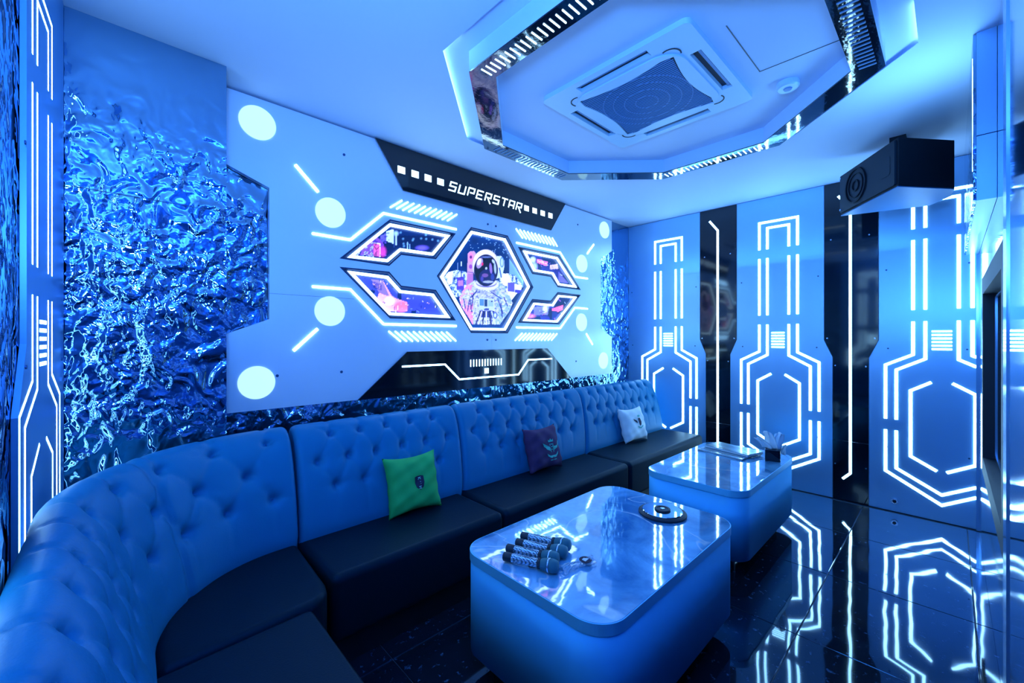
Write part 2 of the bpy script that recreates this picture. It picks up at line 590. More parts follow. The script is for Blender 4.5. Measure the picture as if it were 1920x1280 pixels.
# ------------------------------------------------------------------ LED wall panels (far wall and near left wall)
def clipv(pts, lim):
    """clip a polyline (u,v) to u >= lim; returns list of polylines"""
    out, cur = [], []
    for i, p in enumerate(pts):
        if p[0] >= lim:
            if i and pts[i - 1][0] < lim:
                a = pts[i - 1]; t = (lim - a[0]) / (p[0] - a[0])
                cur = [(lim, a[1] + t * (p[1] - a[1]))]
            cur.append(p)
        else:
            if i and pts[i - 1][0] >= lim:
                a = pts[i - 1]; t = (lim - a[0]) / (p[0] - a[0])
                cur.append((lim, a[1] + t * (p[1] - a[1])))
                if len(cur) > 1: out.append(cur)
            cur = []
    if len(cur) > 1: out.append(cur)
    return out

def led_pattern():
    L = []
    for w, t in ((0.153, 2.448), (0.086, 2.392)):
        L.append([(-w, 2.195), (-w, t), (w, t), (w, 2.195)])
        for s in (-1, 1):
            L.append([(s * w, 2.11), (s * w, 1.577)])
    for s in (-1, 1):
        L.append([(s * .153, 1.488), (s * .153, 1.235), (s * .311, 1.15), (s * .311, .725)])
        L.append([(s * .086, 1.488), (s * .086, 1.205), (s * .248, 1.113), (s * .248, .725)])
        L.append([(s * .055, 1.03), (s * .167, .958), (s * .167, .455), (s * .026, .372)])
    L.append([(-.311, .638), (-.311, .313), (0, .125), (.311, .313), (.311, .638)])
    L.append([(-.248, .638), (-.248, .345), (0, .201), (.248, .345), (.248, .638)])
    return L

def led_panel(F, uc, label, lo, hi, sheet, lim=-9.0, bars=True):
    root = empty('led_panel', F(uc, 0, 0), label, 'wall panel', 'LED-lined wall panels')
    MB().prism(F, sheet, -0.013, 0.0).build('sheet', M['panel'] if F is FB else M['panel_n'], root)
    for pl in led_pattern():
        for c in clipv([(uc + p[0], p[1]) for p in pl], lim):
            MB().stroke(F, c, 0.0185 if F is FB else 0.011, 0.0, 0.003 if F is FB else 0.0006).build('light_strip', M['led'], root)
    for k in range(6):
        z = 1.279 + k * 0.0265
        MB().prism(F, [(uc - .052, z - .006), (uc + .052, z - .006), (uc + .052, z + .006), (uc - .052, z + .006)], 0.0, 0.003 if F is FB else 0.0006).build('light_bar', M['led'], root)
    for u, v in ((lo + .04, 1.9), (hi - .04, 1.9), (lo + .04, .5), (hi - .04, .5), (lo + .05, 1.28), (hi - .05, 1.28)):
        if u > lim:
            MB().prism(F, circle(u, v, .006, 10), 0, .003).build('screw', M['screw'], root)
    return root

T, B_ = 2.676, 0.004
def sheet(lo, hi, cut_lo=True, cut_hi=True):
    p = []
    p += [(lo, T)]
    p += ([(lo, 1.345), (lo - .06, 1.20), (lo - .06, B_)] if cut_lo else [(lo, B_)])
    p += ([(hi + .06, B_), (hi + .06, 1.20), (hi, 1.345)] if cut_hi else [(hi, B_)])
    p += [(hi, T)]
    return p
led_panel(FB, 2.154, 'blue wall panel with glowing line pattern behind the far end of the sofa', 1.808, 2.64, sheet(1.809, 2.644, True, False))
led_panel(FB, 1.100, 'blue wall panel with glowing line pattern between the two black pilasters', .756, 1.448, sheet(.756, 1.450))
led_panel(FB, 0.047, 'blue wall panel with glowing line pattern right of both black pilasters', -.13, .393, sheet(-.134, .397, False, True), lim=-0.125)
led_panel(FL, 2.012, 'blue wall panel with glowing lines on the near wall left of the mirror pillar', 1.72, 2.41,
          [(1.785, T), (1.785, 1.345), (1.69, 1.15), (1.69, B_), (2.414, B_), (2.414, T)], lim=1.70)

led_panel(FL, 0.90, 'added blue wall panel with glowing lines, out of view on the near wall beside the viewer', .55, 1.25,
          [(.50, T), (.50, B_), (1.30, B_), (1.30, T)])  # extra LED panel added out of view to light the room from the left
# black pilasters
def pilaster(uc, label):
    hw, nw = 0.175, 0.116
    root = empty('pilaster', FB(uc, 0, 0), label, 'pilaster', 'black pilasters')
    lowp = [(uc - nw, B_), (uc + nw, B_), (uc + nw, .498), (uc - nw, .498)]
    upp = [(uc - nw, .502), (uc + nw, .502), (uc + nw, 1.20), (uc + hw, 1.345), (uc + hw, T), (uc - hw, T), (uc - hw, 1.345), (uc - nw, 1.20)]
    MB().prism(FB, upp, -0.013, -0.001).build('upper_sheet', M['black'], root)
    MB().prism(FB, lowp, -0.013, -0.001).build('lower_sheet', M['black'], root)
    MB().stroke(FB, [(uc + .08, 2.56), (uc, 2.452), (uc, .238), (uc + .05, .182)], 0.0175, -0.001, 0.004).build('light_strip', M['led'], root)
    for u, v in ((-.155, 1.36), (.155, 1.36), (-.1, 1.13), (.1, 1.13), (-.1, .30), (.1, .30), (-.12, 2.2), (.13, 2.2)):
        MB().prism(FB, circle(uc + u, v, .006, 10), -.001, .002).build('screw', M['silver'], root)
pilaster(1.630, 'narrow glossy black pilaster with a single light line, nearer the sofa end')
pilaster(0.577, 'narrow glossy black pilaster with a single light line, under the hanging speaker')
# small round socket low on the far wall
s_ = empty('wall_socket', FB(.305, .085, 0), 'tiny chrome socket low on the wall at the floor, below the right LED panel', 'socket')
MB().prism(FB, circle(.305, .085, .022, 20), 0, .008).build('plate', M['silver'], s_)
MB().prism(FB, circle(.305, .085, .011, 14), .008, .013).build('core', M['dark'], s_)

# ------------------------------------------------------------------ feature panel on the sofa wall
CX = 2.215
def mx(pts):
    return [(2 * CX - p[0], p[1]) for p in reversed(pts)]
TL = [(1.018, 1.858), (1.345, 2.156), (1.875, 2.154), (1.705, 1.945), (1.425, 1.938), (1.336, 1.852)]
TLs = [(1.084, 1.878), (1.353, 2.129), (1.824, 2.132), (1.69, 1.977), (1.428, 1.972), (1.333, 1.884)]
BL = [(p[0], 3.655 - p[1]) for p in reversed(TL)]
BLs = [(p[0], 3.655 - p[1]) for p in reversed(TLs)]
TR = [(2.560, 2.154), (3.105, 2.156), (3.435, 1.857), (3.086, 1.856), (2.985, 1.945), (2.733, 1.945)]
TRs = [(2.650, 2.132), (3.092, 2.133), (3.378, 1.882), (3.120, 1.885), (3.030, 1.980), (2.775, 1.980)]
BR = [(p[0], 3.655 - p[1]) for p in reversed(TR)]
BRs = [(p[0], 3.655 - p[1]) for p in reversed(TRs)]
HX = [(1.722, 1.818), (2.035, 1.407), (2.425, 1.407), (2.738, 1.822), (2.425, 2.230), (2.035, 2.230)]
HXs = [(1.770, 1.819), (2.050, 1.434), (2.408, 1.436), (2.700, 1.825), (2.408, 2.200), (2.052, 2.201)]
fp = empty('feature_panel', (2.2, 2.605, 0.97), 'large pale blue wall panel above the sofa with round lights and line lights', 'wall panel')
left_sheet = [(.405, .968), (2.248, .968), (2.248, 1.407), (2.035, 1.407), (1.722, 1.818), (2.035, 2.230), (2.248, 2.230), (2.248, 2.668),
              (.405, 2.668), (.405, 2.275), (.621, 2.194), (.621, 1.466), (.405, 1.376)]
right_sheet = [(2.2495, .968), (4.012, .968), (4.012, 1.376), (3.800, 1.466), (3.800, 2.225), (4.012, 2.330), (4.012, 2.668),
               (2.2495, 2.668), (2.2495, 2.230), (2.425, 2.230), (2.738, 1.822), (2.425, 1.407), (2.2495, 1.407)]
MB().prism(FA, left_sheet, -0.035, 0.0, [TL, BL]).build('sheet', M['panel_l'], fp)
MB().prism(FA, right_sheet, -0.035, 0.0, [TR, BR]).build('sheet', M['panel_l'], fp)
for u, v in ((.564, 2.533), (.560, 1.119), (.953, 2.124), (.949, 1.525), (3.866, 2.540), (3.845, 1.119), (3.463, 2.123), (3.457, 1.524)):
    MB().prism(FA, circle(u, v, .089, 48), 0.0, 0.006).build('round_light', M['disc'], fp)
for a, b in (((.754, 2.359), (.880, 2.233)), ((.876, 1.416), (.745, 1.289)), ((3.672, 2.353), (3.555, 2.238)), ((3.540, 1.407), (3.650, 1.294))):
    MB().stroke(FA, [a, b], .014, 0, .004).build('light_strip', M['led'], fp)
OUT = [(.847, 1.980), (1.074, 1.979), (1.297, 2.192), (1.892, 2.192)]
OUTR = [(2.530, 2.191), (3.120, 2.190), (3.350, 1.978), (3.564, 1.980)]
for o_ in (OUT, OUTR, [(p[0], 3.646 - p[1]) for p in OUT], [(p[0], 3.646 - p[1]) for p in OUTR]):
    MB().stroke(FA, o_, .0115, 0, .004).build('light_strip', M['led'], fp)
for k in range(11):
    a = k / 10
    for (x0, z0, x1, z1) in ((1.345 + .462 * a, 2.241, 1.433 + .464 * a, 2.308), (1.334 + .466 * a, 1.407, 1.422 + .465 * a, 1.339),
                             (2.525 + .478 * a, 2.312, 2.608 + .470 * a, 2.242), (2.514 + .478 * a, 1.341, 2.602 + .472 * a, 1.405)):
        MB().stroke(FA, [(x0, z0), (x1, z1)], .0075, 0, .004).build('light_dash', M['led'], fp)
MB().prism(FA, [(.621, 1.6085), (1.10, 1.6085), (1.10, 1.610), (.621, 1.610)], -.001, .0004).build('sheet_joint', M['screw'], fp)
for u, v in ((1.034, 2.502), (1.018, 1.152), (3.395, 2.51), (3.368, 1.129), (2.205, 2.29), (2.292, 2.29), (2.2, 1.347), (2.292, 1.347), (.66, 1.15)):
    MB().prism(FA, circle(u, v, .008, 12), 0, .004).build('screw', M['screw'], fp)

# black sign board
sb = empty('sign_board', (2.2, 2.6, 2.377), 'black trapezoid sign board under the ceiling reading SUPERSTAR in white', 'sign')
MB().prism(FA, [(1.233, 2.672), (1.440, 2.377), (2.980, 2.377), (3.190, 2.672)], .0005, .010).build('board', M['black'], sb)
for x in (1.395, 1.501, 1.606, 1.713, 2.618, 2.723, 2.831, 2.938):
    MB().prism(FA, [(x, 2.489), (x + .055, 2.489), (x + .055, 2.535), (x, 2.535)], .010, .013).build('light_square', M['letter'], sb)
G = {  # stroke letters on a unit box, y up
    'S': [[(1, 1), (.08, 1), (.08, .52), (.95, .52), (.95, 0), (0, 0)]],
    'U': [[(0.05, 1), (.05, 0), (.95, 0), (.95, 1)]],
    'P': [[(.05, 0), (.05, .72), (.05, 1), (.95, 1), (.95, .42), (.35, .42)]],
    'E': [[(1, 1), (.05, 1), (.05, 0), (1, 0)], [(.05, .5), (.85, .5)]],
    'R': [[(.05, 0), (.05, 1), (.95, 1), (.95, .45), (.40, .45), (1.05, -.28)]],
    'T': [[(0, 1), (1, 1)], [(.5, 1), (.5, 0)]],
    'A': [[(.05, 0), (.05, 1), (.95, 1), (.95, 0)], [(.05, .4), (.95, .4)]],
}
x = 1.812
for ch in 'SUPERSTAR':
    lw = .062 if ch != 'T' else .066
    b = MB()
    for pl in G[ch]:
        b.stroke(FA, [(x + p[0] * lw + (p[1] - .1) * .020, 2.473 + p[1] * .064) for p in pl], .0098, .010, .013)
    b.build('letter', M['letter'], sb)
    x += .0875
# dark board at the bottom
lb = empty('lower_board', (2.2, 2.6, .97), 'glossy black trapezoid board with a bent light line, just above the sofa back', 'wall panel')
MB().prism(FA, [(1.118, .966), (1.470, 1.267), (2.925, 1.267), (3.280, .966)], .0005, .010).build('board', M['black'], lb)
MB().stroke(FA, [(1.428, 1.166), (1.780, 1.166), (1.911, 1.046), (2.546, 1.045), (2.666, 1.168), (2.985, 1.168)], .011, .010, .014).build('light_strip', M['led'], lb)
for k in range(12):
    x = 2.021 + k * .0293
    MB().prism(FA, [(x - .0045, 1.137), (x + .0045, 1.137), (x + .0045, 1.192), (x - .0045, 1.192)], .010, .013).build('light_bar', M['letter'], lb)
MB().prism(FA, [(2.162, 1.076), (2.204, 1.076), (2.204, 1.118), (2.162, 1.118)], .010, .013).build('light_square', M['letter'], lb)

# --- painted backlit prints (flat pictures), colours stored per vertex
C_, S_ = math.cos(R(46.43)), math.sin(R(46.43))
def wall_to_art(X, Z):
    """maps the wall plane to the drawing grid that the print was laid out on"""
    f = C_ * X + S_ * YA
    r = S_ * X - C_ * YA
    return 960 + 783 * r / f, 634 - 783 * (Z - 1.36) / f
rng = np.random.default_rng(3)
def vnoise(u, v, sc, seed):
    g = np.random.default_rng(seed).random((64, 64))
    a, b = u / sc, v / sc
    i, j = np.floor(a).astype(int), np.floor(b).astype(int)
    fa, fb = a - i, b - j
    fa, fb = fa * fa * (3 - 2 * fa), fb * fb * (3 - 2 * fb)
    q = lambda ii, jj: g[ii % 64, jj % 64]
    return (q(i, j) * (1 - fa) + q(i + 1, j) * fa) * (1 - fb) + (q(i, j + 1) * (1 - fa) + q(i + 1, j + 1) * fa) * fb
def inpoly(u, v, poly):
    r = np.zeros(u.shape, bool)
    n = len(poly)
    for i in range(n):
        x0, y0 = poly[i]; x1, y1 = poly[(i + 1) % n]
        c = ((y0 > v) != (y1 > v))
        with np.errstate(divide='ignore', invalid='ignore'):
            r ^= c & (u < (x1 - x0) * (v - y0) / (y1 - y0 + 1e-12) + x0)
    return r
def srgb(c):
    c = np.asarray(c, float) / 255
    return np.where(c < .04045, c / 12.92, ((c + .055) / 1.055) ** 2.4)
class Art:
    def __init__(s, u, v, bg):
        s.u, s.v = u, v
        s.c = np.zeros(u.shape + (3,)) + srgb(bg)
    def put(s, mask, colr, a=1.0):
        a = np.asarray(a * mask, float)[..., None]
        s.c = s.c * (1 - a) + srgb(colr) * a
    def ell(s, cx, cy, rx, ry, colr, a=1.0, rot=0):
        t = R(rot); du, dv = s.u - cx, s.v - cy
        p = (du * math.cos(t) + dv * math.sin(t)) / rx; q = (-du * math.sin(t) + dv * math.cos(t)) / ry
        s.put(np.clip((1 - np.sqrt(p * p + q * q)) * min(rx, ry) / 4 + .5, 0, 1), colr, a)
    def poly(s, pts, colr, a=1.0):
        s.put(inpoly(s.u, s.v, pts), colr, a)
    def line(s, x0, y0, x1, y1, w, colr, a=1.0):
        d = np.hypot(x1 - x0, y1 - y0) + 1e-9
        t = np.clip(((s.u - x0) * (x1 - x0) + (s.v - y0) * (y1 - y0)) / d ** 2, 0, 1)
        k = np.hypot(s.u - x0 - t * (x1 - x0), s.v - y0 - t * (y1 - y0))
        s.put(k < w / 2, colr, a)

def picture(name, outline, depth, step, paint, parent):
    xs_ = [p[0] for p in outline]; zs_ = [p[1] for p in outline]
    nx = int((max(xs_) - min(xs_)) / step) + 1
    nz = int((max(zs_) - min(zs_)) / step) + 1
    gx = np.linspace(min(xs_), max(xs_), nx); gz = np.linspace(min(zs_), max(zs_), nz)
    X, Z = np.meshgrid(gx, gz)
    U, V = wall_to_art(X, Z)
    a = paint(U, V)
    cen = inpoly((X[:-1, :-1] + X[1:, 1:]) / 2, (Z[:-1, :-1] + Z[1:, 1:]) / 2, outline)
    idx = np.arange(nx * nz).reshape(nz, nx)
    f = np.stack([idx[:-1, :-1], idx[:-1, 1:], idx[1:, 1:], idx[1:, :-1]], -1)[cen]
    verts = np.stack([X.ravel(), np.full(X.size, YA + depth), Z.ravel()], -1)
    used = np.unique(f)
    remap = np.zeros(nx * nz, int); remap[used] = np.arange(len(used))
    me = bpy.data.meshes.new(name)
    me.from_pydata(verts[used].tolist(), [], remap[f].tolist())
    at = me.color_attributes.new('print', 'FLOAT_COLOR', 'POINT')
    cc = np.concatenate([a.c.reshape(-1, 3)[used], np.ones((len(used), 1))], 1)
    at.data.foreach_set('color', cc.astype(np.float32).ravel())
    me.materials.append(M['poster'])
    o = bpy.data.objects.new(name, me)
    col.objects.link(o)
    o.parent = parent
    o.matrix_parent_inverse = parent.matrix_basis.inverted()
    return o

def astronaut(U, V):
    u, v = (U - 820) * 6.095, (V - 420) * 6.095     # drawing units
    a = Art(u, v, (2, 44, 106))
    n1, n2, n3 = vnoise(u, v, 90, 1), vnoise(u, v, 24, 2), vnoise(u, v, 11, 3)
    a.put(np.clip(n1 - .3, 0, 1), (4, 20, 60), .7)
    for k in range(70):
        x_, y_ = rng.uniform(350, 850), rng.uniform(110, 420)
        a.ell(x_, y_, 4.5, 4.5, (150, 200, 255), rng.uniform(.4, 1))
    a.poly([(850, 380), (1010, 640), (1010, 720), (850, 640)], (120, 170, 255), .8)      # light shaft right
    # crowds of white buildings either side
    for pts in ([(110, 600), (150, 545), (240, 520), (330, 530), (380, 560), (390, 720), (300, 830), (240, 830)],
                [(740, 560), (850, 560), (930, 590), (1000, 690), (990, 740), (930, 800), (850, 900), (750, 860)]):
        a.poly(pts, (205, 225, 255))
        m = inpoly(u, v, pts)
        a.put(m & (n2 > .55), (70, 110, 210), .9)
        a.put(m & (n3 > .72), (10, 30, 110), .9)
        a.put(m & (n1 > .66), (255, 255, 255), .8)
    a.poly([(255, 600), (330, 590), (335, 750), (250, 740)], (80, 60, 200))
    a.poly([(262, 640), (322, 636), (325, 700), (262, 705)], (190, 120, 240))
    a.poly([(265, 560), (322, 556), (322, 596), (265, 604)], (215, 225, 255))
    a.line(260, 440, 262, 600, 7, (140, 170, 240)); a.line(302, 430, 304, 600, 9, (20, 40, 120)); a.line(304, 425, 304, 470, 12, (215, 230, 255))
    a.poly([(835, 665), (910, 660), (910, 770), (835, 765)], (90, 80, 220))
    a.poly([(915, 740), (1000, 755), (960, 790), (915, 775)], (60, 50, 210))
    # life-support pack behind the helmet
    a.poly([(378, 330), (400, 305), (450, 300), (470, 330), (440, 520), (440, 690), (360, 700), (372, 480)], (205, 150, 225))
    a.ell(412, 370, 26, 55, (240, 130, 190)); a.ell(412, 370, 14, 20, (90, 40, 120)); a.ell(410, 480, 20, 26, (150, 70, 170))
    a.poly([(375, 560), (440, 560), (440, 690), (362, 700)], (180, 110, 210)); a.line(378, 540, 440, 548, 8, (70, 30, 120))
    a.poly([(700, 360), (760, 360), (795, 410), (795, 480), (770, 600), (700, 620)], (200, 215, 250))
    a.ell(768, 430, 24, 60, (70, 120, 200)); a.ell(768, 430, 15, 45, (180, 205, 250)); a.line(740, 500, 760, 600, 14, (40, 80, 170))
    # shoulders, arms and torso
    body = [(450, 640), (360, 700), (310, 770), (280, 850), (300, 930), (370, 1040), (395, 1080), (430, 1145), (745, 1145), (790, 1080), (850, 1000), (890, 900),
            (850, 800), (790, 700), (720, 640)]
    a.poly(body, (188, 190, 234))
    mb = inpoly(u, v, body)
    wob = np.sin(u / 17 + 3 * n1 * 3) * .5 + .5
    a.put(mb & (n2 > .56), (150, 158, 220), .75)
    a.put(mb & (n3 > .78), (40, 50, 130), .8)
    a.put(mb & (n3 < .22), (250, 248, 255), .9)
    a.put(mb & (u < 440) & (n1 + n2 > .95), (245, 120, 190), .8)
    a.put(mb & (u < 400) & (n2 > .45), (235, 165, 225), .5)
    a.put(mb & (u > 700) & (n2 > .45), (120, 170, 250), .55)
    for k, (x0, y0, x1, y1) in enumerate(((405, 860, 420, 1000), (395, 870, 375, 990), (440, 800, 425, 930), (720, 850, 780, 1020), (755, 900, 770, 1060), (480, 760, 420, 830), (640, 770, 760, 850), (790, 830, 830, 930), (330, 850, 350, 960))):
        a.line(x0, y0, x1, y1, 14, (35, 35, 120), .85)
    # neck ring
    a.ell(590, 690, 140, 60, (225, 222, 250)); a.ell(590, 672, 118, 48, (120, 110, 190)); a.ell(590, 660, 112, 44, (225, 220, 250))
    for k in range(16):
        t = k / 15
        a.line(480 + 220 * t, 745 + 22 * math.sin(math.pi * t), 486 + 210 * t, 772 + 24 * math.sin(math.pi * t), 7, (60, 70, 150), .8)
    # chest box and hoses
    a.poly([(505, 840), (680, 850), (680, 980), (505, 970)], (190, 205, 245))
    a.poly([(515, 850), (560, 852), (560, 930), (515, 930)], (80, 130, 190)); a.poly([(565, 856), (600, 858), (600, 940), (565, 940)], (20, 50, 100))
    a.poly([(612, 866), (668, 870), (668, 940), (612, 938)], (150, 180, 235)); a.ell(652, 880, 9, 9, (20, 20, 60)); a.poly([(560, 960), (620, 962), (620, 982), (560, 980)], (60, 70, 150))
    a.poly([(510, 985), (680, 990), (670, 1070), (520, 1060)], (40, 50, 130))
    for x0, x1, c in ((535, 500, (215, 200, 245)), (560, 548, (20, 20, 70)), (590, 590, (225, 225, 250)), (620, 640, (25, 30, 90)), (650, 690, (205, 215, 250)), (520, 470, (30, 30, 90))):
        a.line(x0, 1000, x1, 1140, 15, c)
    a.ell(690, 1040, 26, 40, (70, 90, 180)); a.ell(690, 1040, 14, 24, (200, 215, 250))
    # helmet
    a.ell(582, 470, 152, 188, (215, 205, 235)); a.ell(570, 420, 128, 128, (250, 240, 250), .8)
    a.ell(545, 330, 70, 26, (255, 255, 255), .8, rot=-18)
    a.ell(585, 522, 138, 185, (35, 30, 90)); a.ell(587, 524, 130, 175, (6, 10, 42))
    a.ell(600, 600, 95, 90, (20, 24, 92), .8)
    a.ell(512, 440, 34, 62, (180, 150, 220), .85, rot=18); a.ell(507, 425, 20, 40, (245, 245, 255), .9, rot=18)
    a.ell(543, 450, 12, 18, (230, 40, 100), .9); a.ell(640, 500, 15, 60, (150, 110, 235), .9, rot=-6); a.ell(690, 500, 13, 62, (170, 190, 250), .9, rot=-4)
    a.ell(670, 420, 13, 26, (190, 205, 250), .9, rot=-30); a.ell(588, 500, 12, 14, (200, 210, 240), .8); a.ell(575, 580, 36, 22, (140, 90, 170), .6)
    a.ell(610, 655, 60, 14, (190, 200, 245), .7); a.ell(588, 370, 60, 10, (110, 130, 200), .6)
    a.ell(540, 620, 16, 30, (70, 60, 160), .8); a.ell(660, 600, 20, 40, (40, 60, 160), .7)
    return a

def city(seed, kind):
    def paint(U, V):
        a = Art(U, V, (4, 30, 84))
        r = np.random.default_rng(seed)
        n1, n2 = vnoise(U, V, 13, seed + 5), vnoise(U, V, 3.2, seed + 6)
        if kind == 'TL':
            a.put(V > 440, (3, 18, 62), .7)
            for k in range(14):
                a.ell(r.uniform(750, 830), r.uniform(430, 462), .7, .7, (120, 190, 255))
            a.poly([(680, 476), (686, 450), (705, 440), (722, 450), (728, 478)], (110, 60, 190))
            a.poly([(728, 432), (742, 428), (742, 455), (728, 450)], (190, 215, 250)); a.poly([(718, 440), (728, 436), (728, 455), (718, 450)], (90, 80, 200))
            a.poly([(704, 455), (717, 456), (717, 480), (704, 479)], (250, 90, 170)); a.line(705, 454, 717, 455, 1.5, (255, 240, 250)); a.line(717, 455, 717, 479, 1.5, (255, 240, 250))
            a.line(743, 432, 743, 462, 2, (30, 60, 130)); a.line(747, 434, 747, 458, 2, (170, 195, 240)); a.ell(747, 436, 4, 4, (160, 190, 240))
            a.put((U < 704) & (V > 452) & (n2 > .45), (190, 190, 250), .7)
            a.put((U < 735) & (n2 > .62), (20, 20, 90), .7); a.ell(722, 470, 6, 9, (235, 60, 170), .7)
            a.line(768, 452, 768, 466, 1.6, (150, 190, 255)); a.line(773, 456, 773, 466, 1.4, (120, 160, 240))
            a.ell(796, 463, 10, 4, (110, 90, 240), .9)
        elif kind == 'BL':
            a.put(n1 > .3, (70, 80, 190), .6)
            a.poly([(722, 525), (740, 556), (768, 566), (768, 583), (735, 582), (712, 558)], (255, 165, 215))
            a.poly([(700, 522), (722, 526), (735, 556), (715, 548)], (140, 110, 225))
            a.ell(757, 574, 14, 10, (255, 110, 140), .9); a.ell(735, 563, 10, 9, (255, 210, 240), .9)
            a.poly([(768, 556), (815, 558), (822, 580), (768, 582)], (60, 70, 190), .8)
            for k in range(60):
                x_, y_ = r.uniform(700, 822), r.uniform(522, 582)
                c = [(235, 220, 255), (30, 30, 120), (255, 190, 230), (120, 140, 245)][r.integers(4)]
                if r.random() < .5: a.line(x_, y_, x_ + r.uniform(2, 6), y_ + r.uniform(0, 3), 1.1, c)
                else: a.line(x_, y_, x_, y_ + r.uniform(3, 8), 1.1, c)
            for k in range(4): a.line(705, 528 + 3 * k, 720, 534 + 3 * k, 1.3, (15, 15, 70))
        elif kind == 'TR':
            a.put(n1 > .5, (40, 40, 140), .6)
            a.poly([(1012, 484), (1032, 490), (1030, 498), (1012, 492)], (250, 120, 190)); a.line(1013, 488, 1030, 494, 1.2, (255, 210, 240))
            a.ell(1004, 486, 5, 5, (200, 220, 250)); a.ell(1007, 498, 5, 7, (170, 190, 245), .9)
            a.poly([(1036, 496), (1050, 494), (1052, 503), (1036, 504)], (215, 180, 230))
            a.poly([(1052, 508), (1070, 530), (1052, 528)], (100, 90, 230))
            for k in range(34):
                x_, y_ = r.uniform(1000, 1070), r.uniform(480, 530)
                a.line(x_, y_, x_ + r.uniform(-1, 4), y_ + r.uniform(0, 6), .9, [(190, 200, 250), (15, 15, 80), (130, 80, 220)][r.integers(3)])
        else:
            a.put(n1 > .5, (50, 50, 160), .6)
            a.poly([(1040, 578), (1061, 571), (1060, 580), (1052, 584), (1040, 582)], (255, 110, 170))
            a.poly([(1006, 575), (1035, 573), (1032, 590), (1006, 590)], (120, 120, 220), .9); a.ell(1027, 580, 4, 6, (225, 235, 255))
            a.ell(1000, 592, 7, 3, (250, 130, 190)); a.poly([(1040, 584), (1050, 584), (1050, 598), (1040, 598)], (30, 50, 130))
            for k in range(36):
                x_, y_ = r.uniform(995, 1075), r.uniform(560, 598)
                a.line(x_, y_, x_ + r.uniform(-1, 5), y_ + r.uniform(-3, 4), .9, [(190, 200, 250), (15, 15, 80), (170, 80, 220)][r.integers(3)])
        return a
    return paint

def inset(poly, k):
    cx = sum(p[0] for p in poly) / len(poly); cz = sum(p[1] for p in poly) / len(poly)
    return [(cx + (p[0] - cx) * k, cz + (p[1] - cz) * k) for p in poly]

def light_box(name, opening, tube, paint, step, w, label):
    c = (sum(p[0] for p in opening) / len(opening), YA, sum(p[1] for p in opening) / len(opening))
    root = empty(name, c, label, 'light box', 'recessed light boxes on the feature panel')
    MB().stroke(FA, opening, .010, -.034, .0015, True).build('frame', M['recess'], root)
    L, Rr = stroke_poly(tube, .050, True)
    MB().prism(FA, opening, -.038, -.0345).build('back_plate', M['recess'], root)
    MB().stroke(FA, tube, w, -.024, -.010, True).build('light_tube', M['led_hot'], root)
    picture('picture', tube, .0325, step, paint, root)
light_box('hexagon_light_box', HX, HXs, astronaut, .0045, .0185, 'hexagonal light box with a picture of an astronaut in a space suit')
light_box('angled_light_box', TL, TLs, city(11, 'TL'), .006, .0175, 'upper left angled light box, neon street beside a dark blue sky')
light_box('angled_light_box', BL, BLs, city(22, 'BL'), .005, .0175, 'lower left angled light box with a pink glowing city picture')
light_box('angled_light_box', TR, TRs, city(33, 'TR'), .006, .0175, 'upper right angled light box with small pink shop signs')
light_box('angled_light_box', BR, BRs, city(44, 'BR'), .006, .0175, 'lower right angled light box with a pink roof and pale figures')

# ------------------------------------------------------------------ ceiling ring
rg = empty('ceiling_ring', (2.148, 1.155, 2.6), 'octagonal ceiling ring with glossy black underside and small light bars', 'ceiling fixture')
MB().prism(FZ, O_OUT, 2.606, 2.6995, [O_IN]).build('riser', M['ring'], rg)
MB().prism(FZ, O_OUT, 2.600, 2.6058, [O_IN]).build('soffit', M['soffit'], rg)
for e_ in ([(O_OPEN[1][0], O_OPEN[1][1] - .12), O_OPEN[1], O_OPEN[2]], [O_OPEN[6], (O_OPEN[6][0] - .3, O_OPEN[6][1])]):
    ins = [(2.148 + (p[0] - 2.148) * 1.012, 1.155 + (p[1] - 1.155) * 1.012) for p in e_]
    MB().stroke(FZ, ins, .008, 2.6845, 2.696).build('cove_strip', M['cove'], rg)
nb = 22
for k in range(nb):
    y = 1.155 + (k - (nb - 1) / 2) * .032
    for x in (1.255, 3.041):
        MB().box(x - .031, x + .031, y - .0026, y + .0026, 2.597, 2.5999).build('light_bar', M['led_hot'], rg)
    x = 2.148 + (k - (nb - 1) / 2) * .032
    for y2 in (0.262, 2.048):
        MB().box(x - .0035, x + .0035, y2 - .031, y2 + .031, 2.597, 2.5999).build('unlit_bar', M['bar_off'], rg)

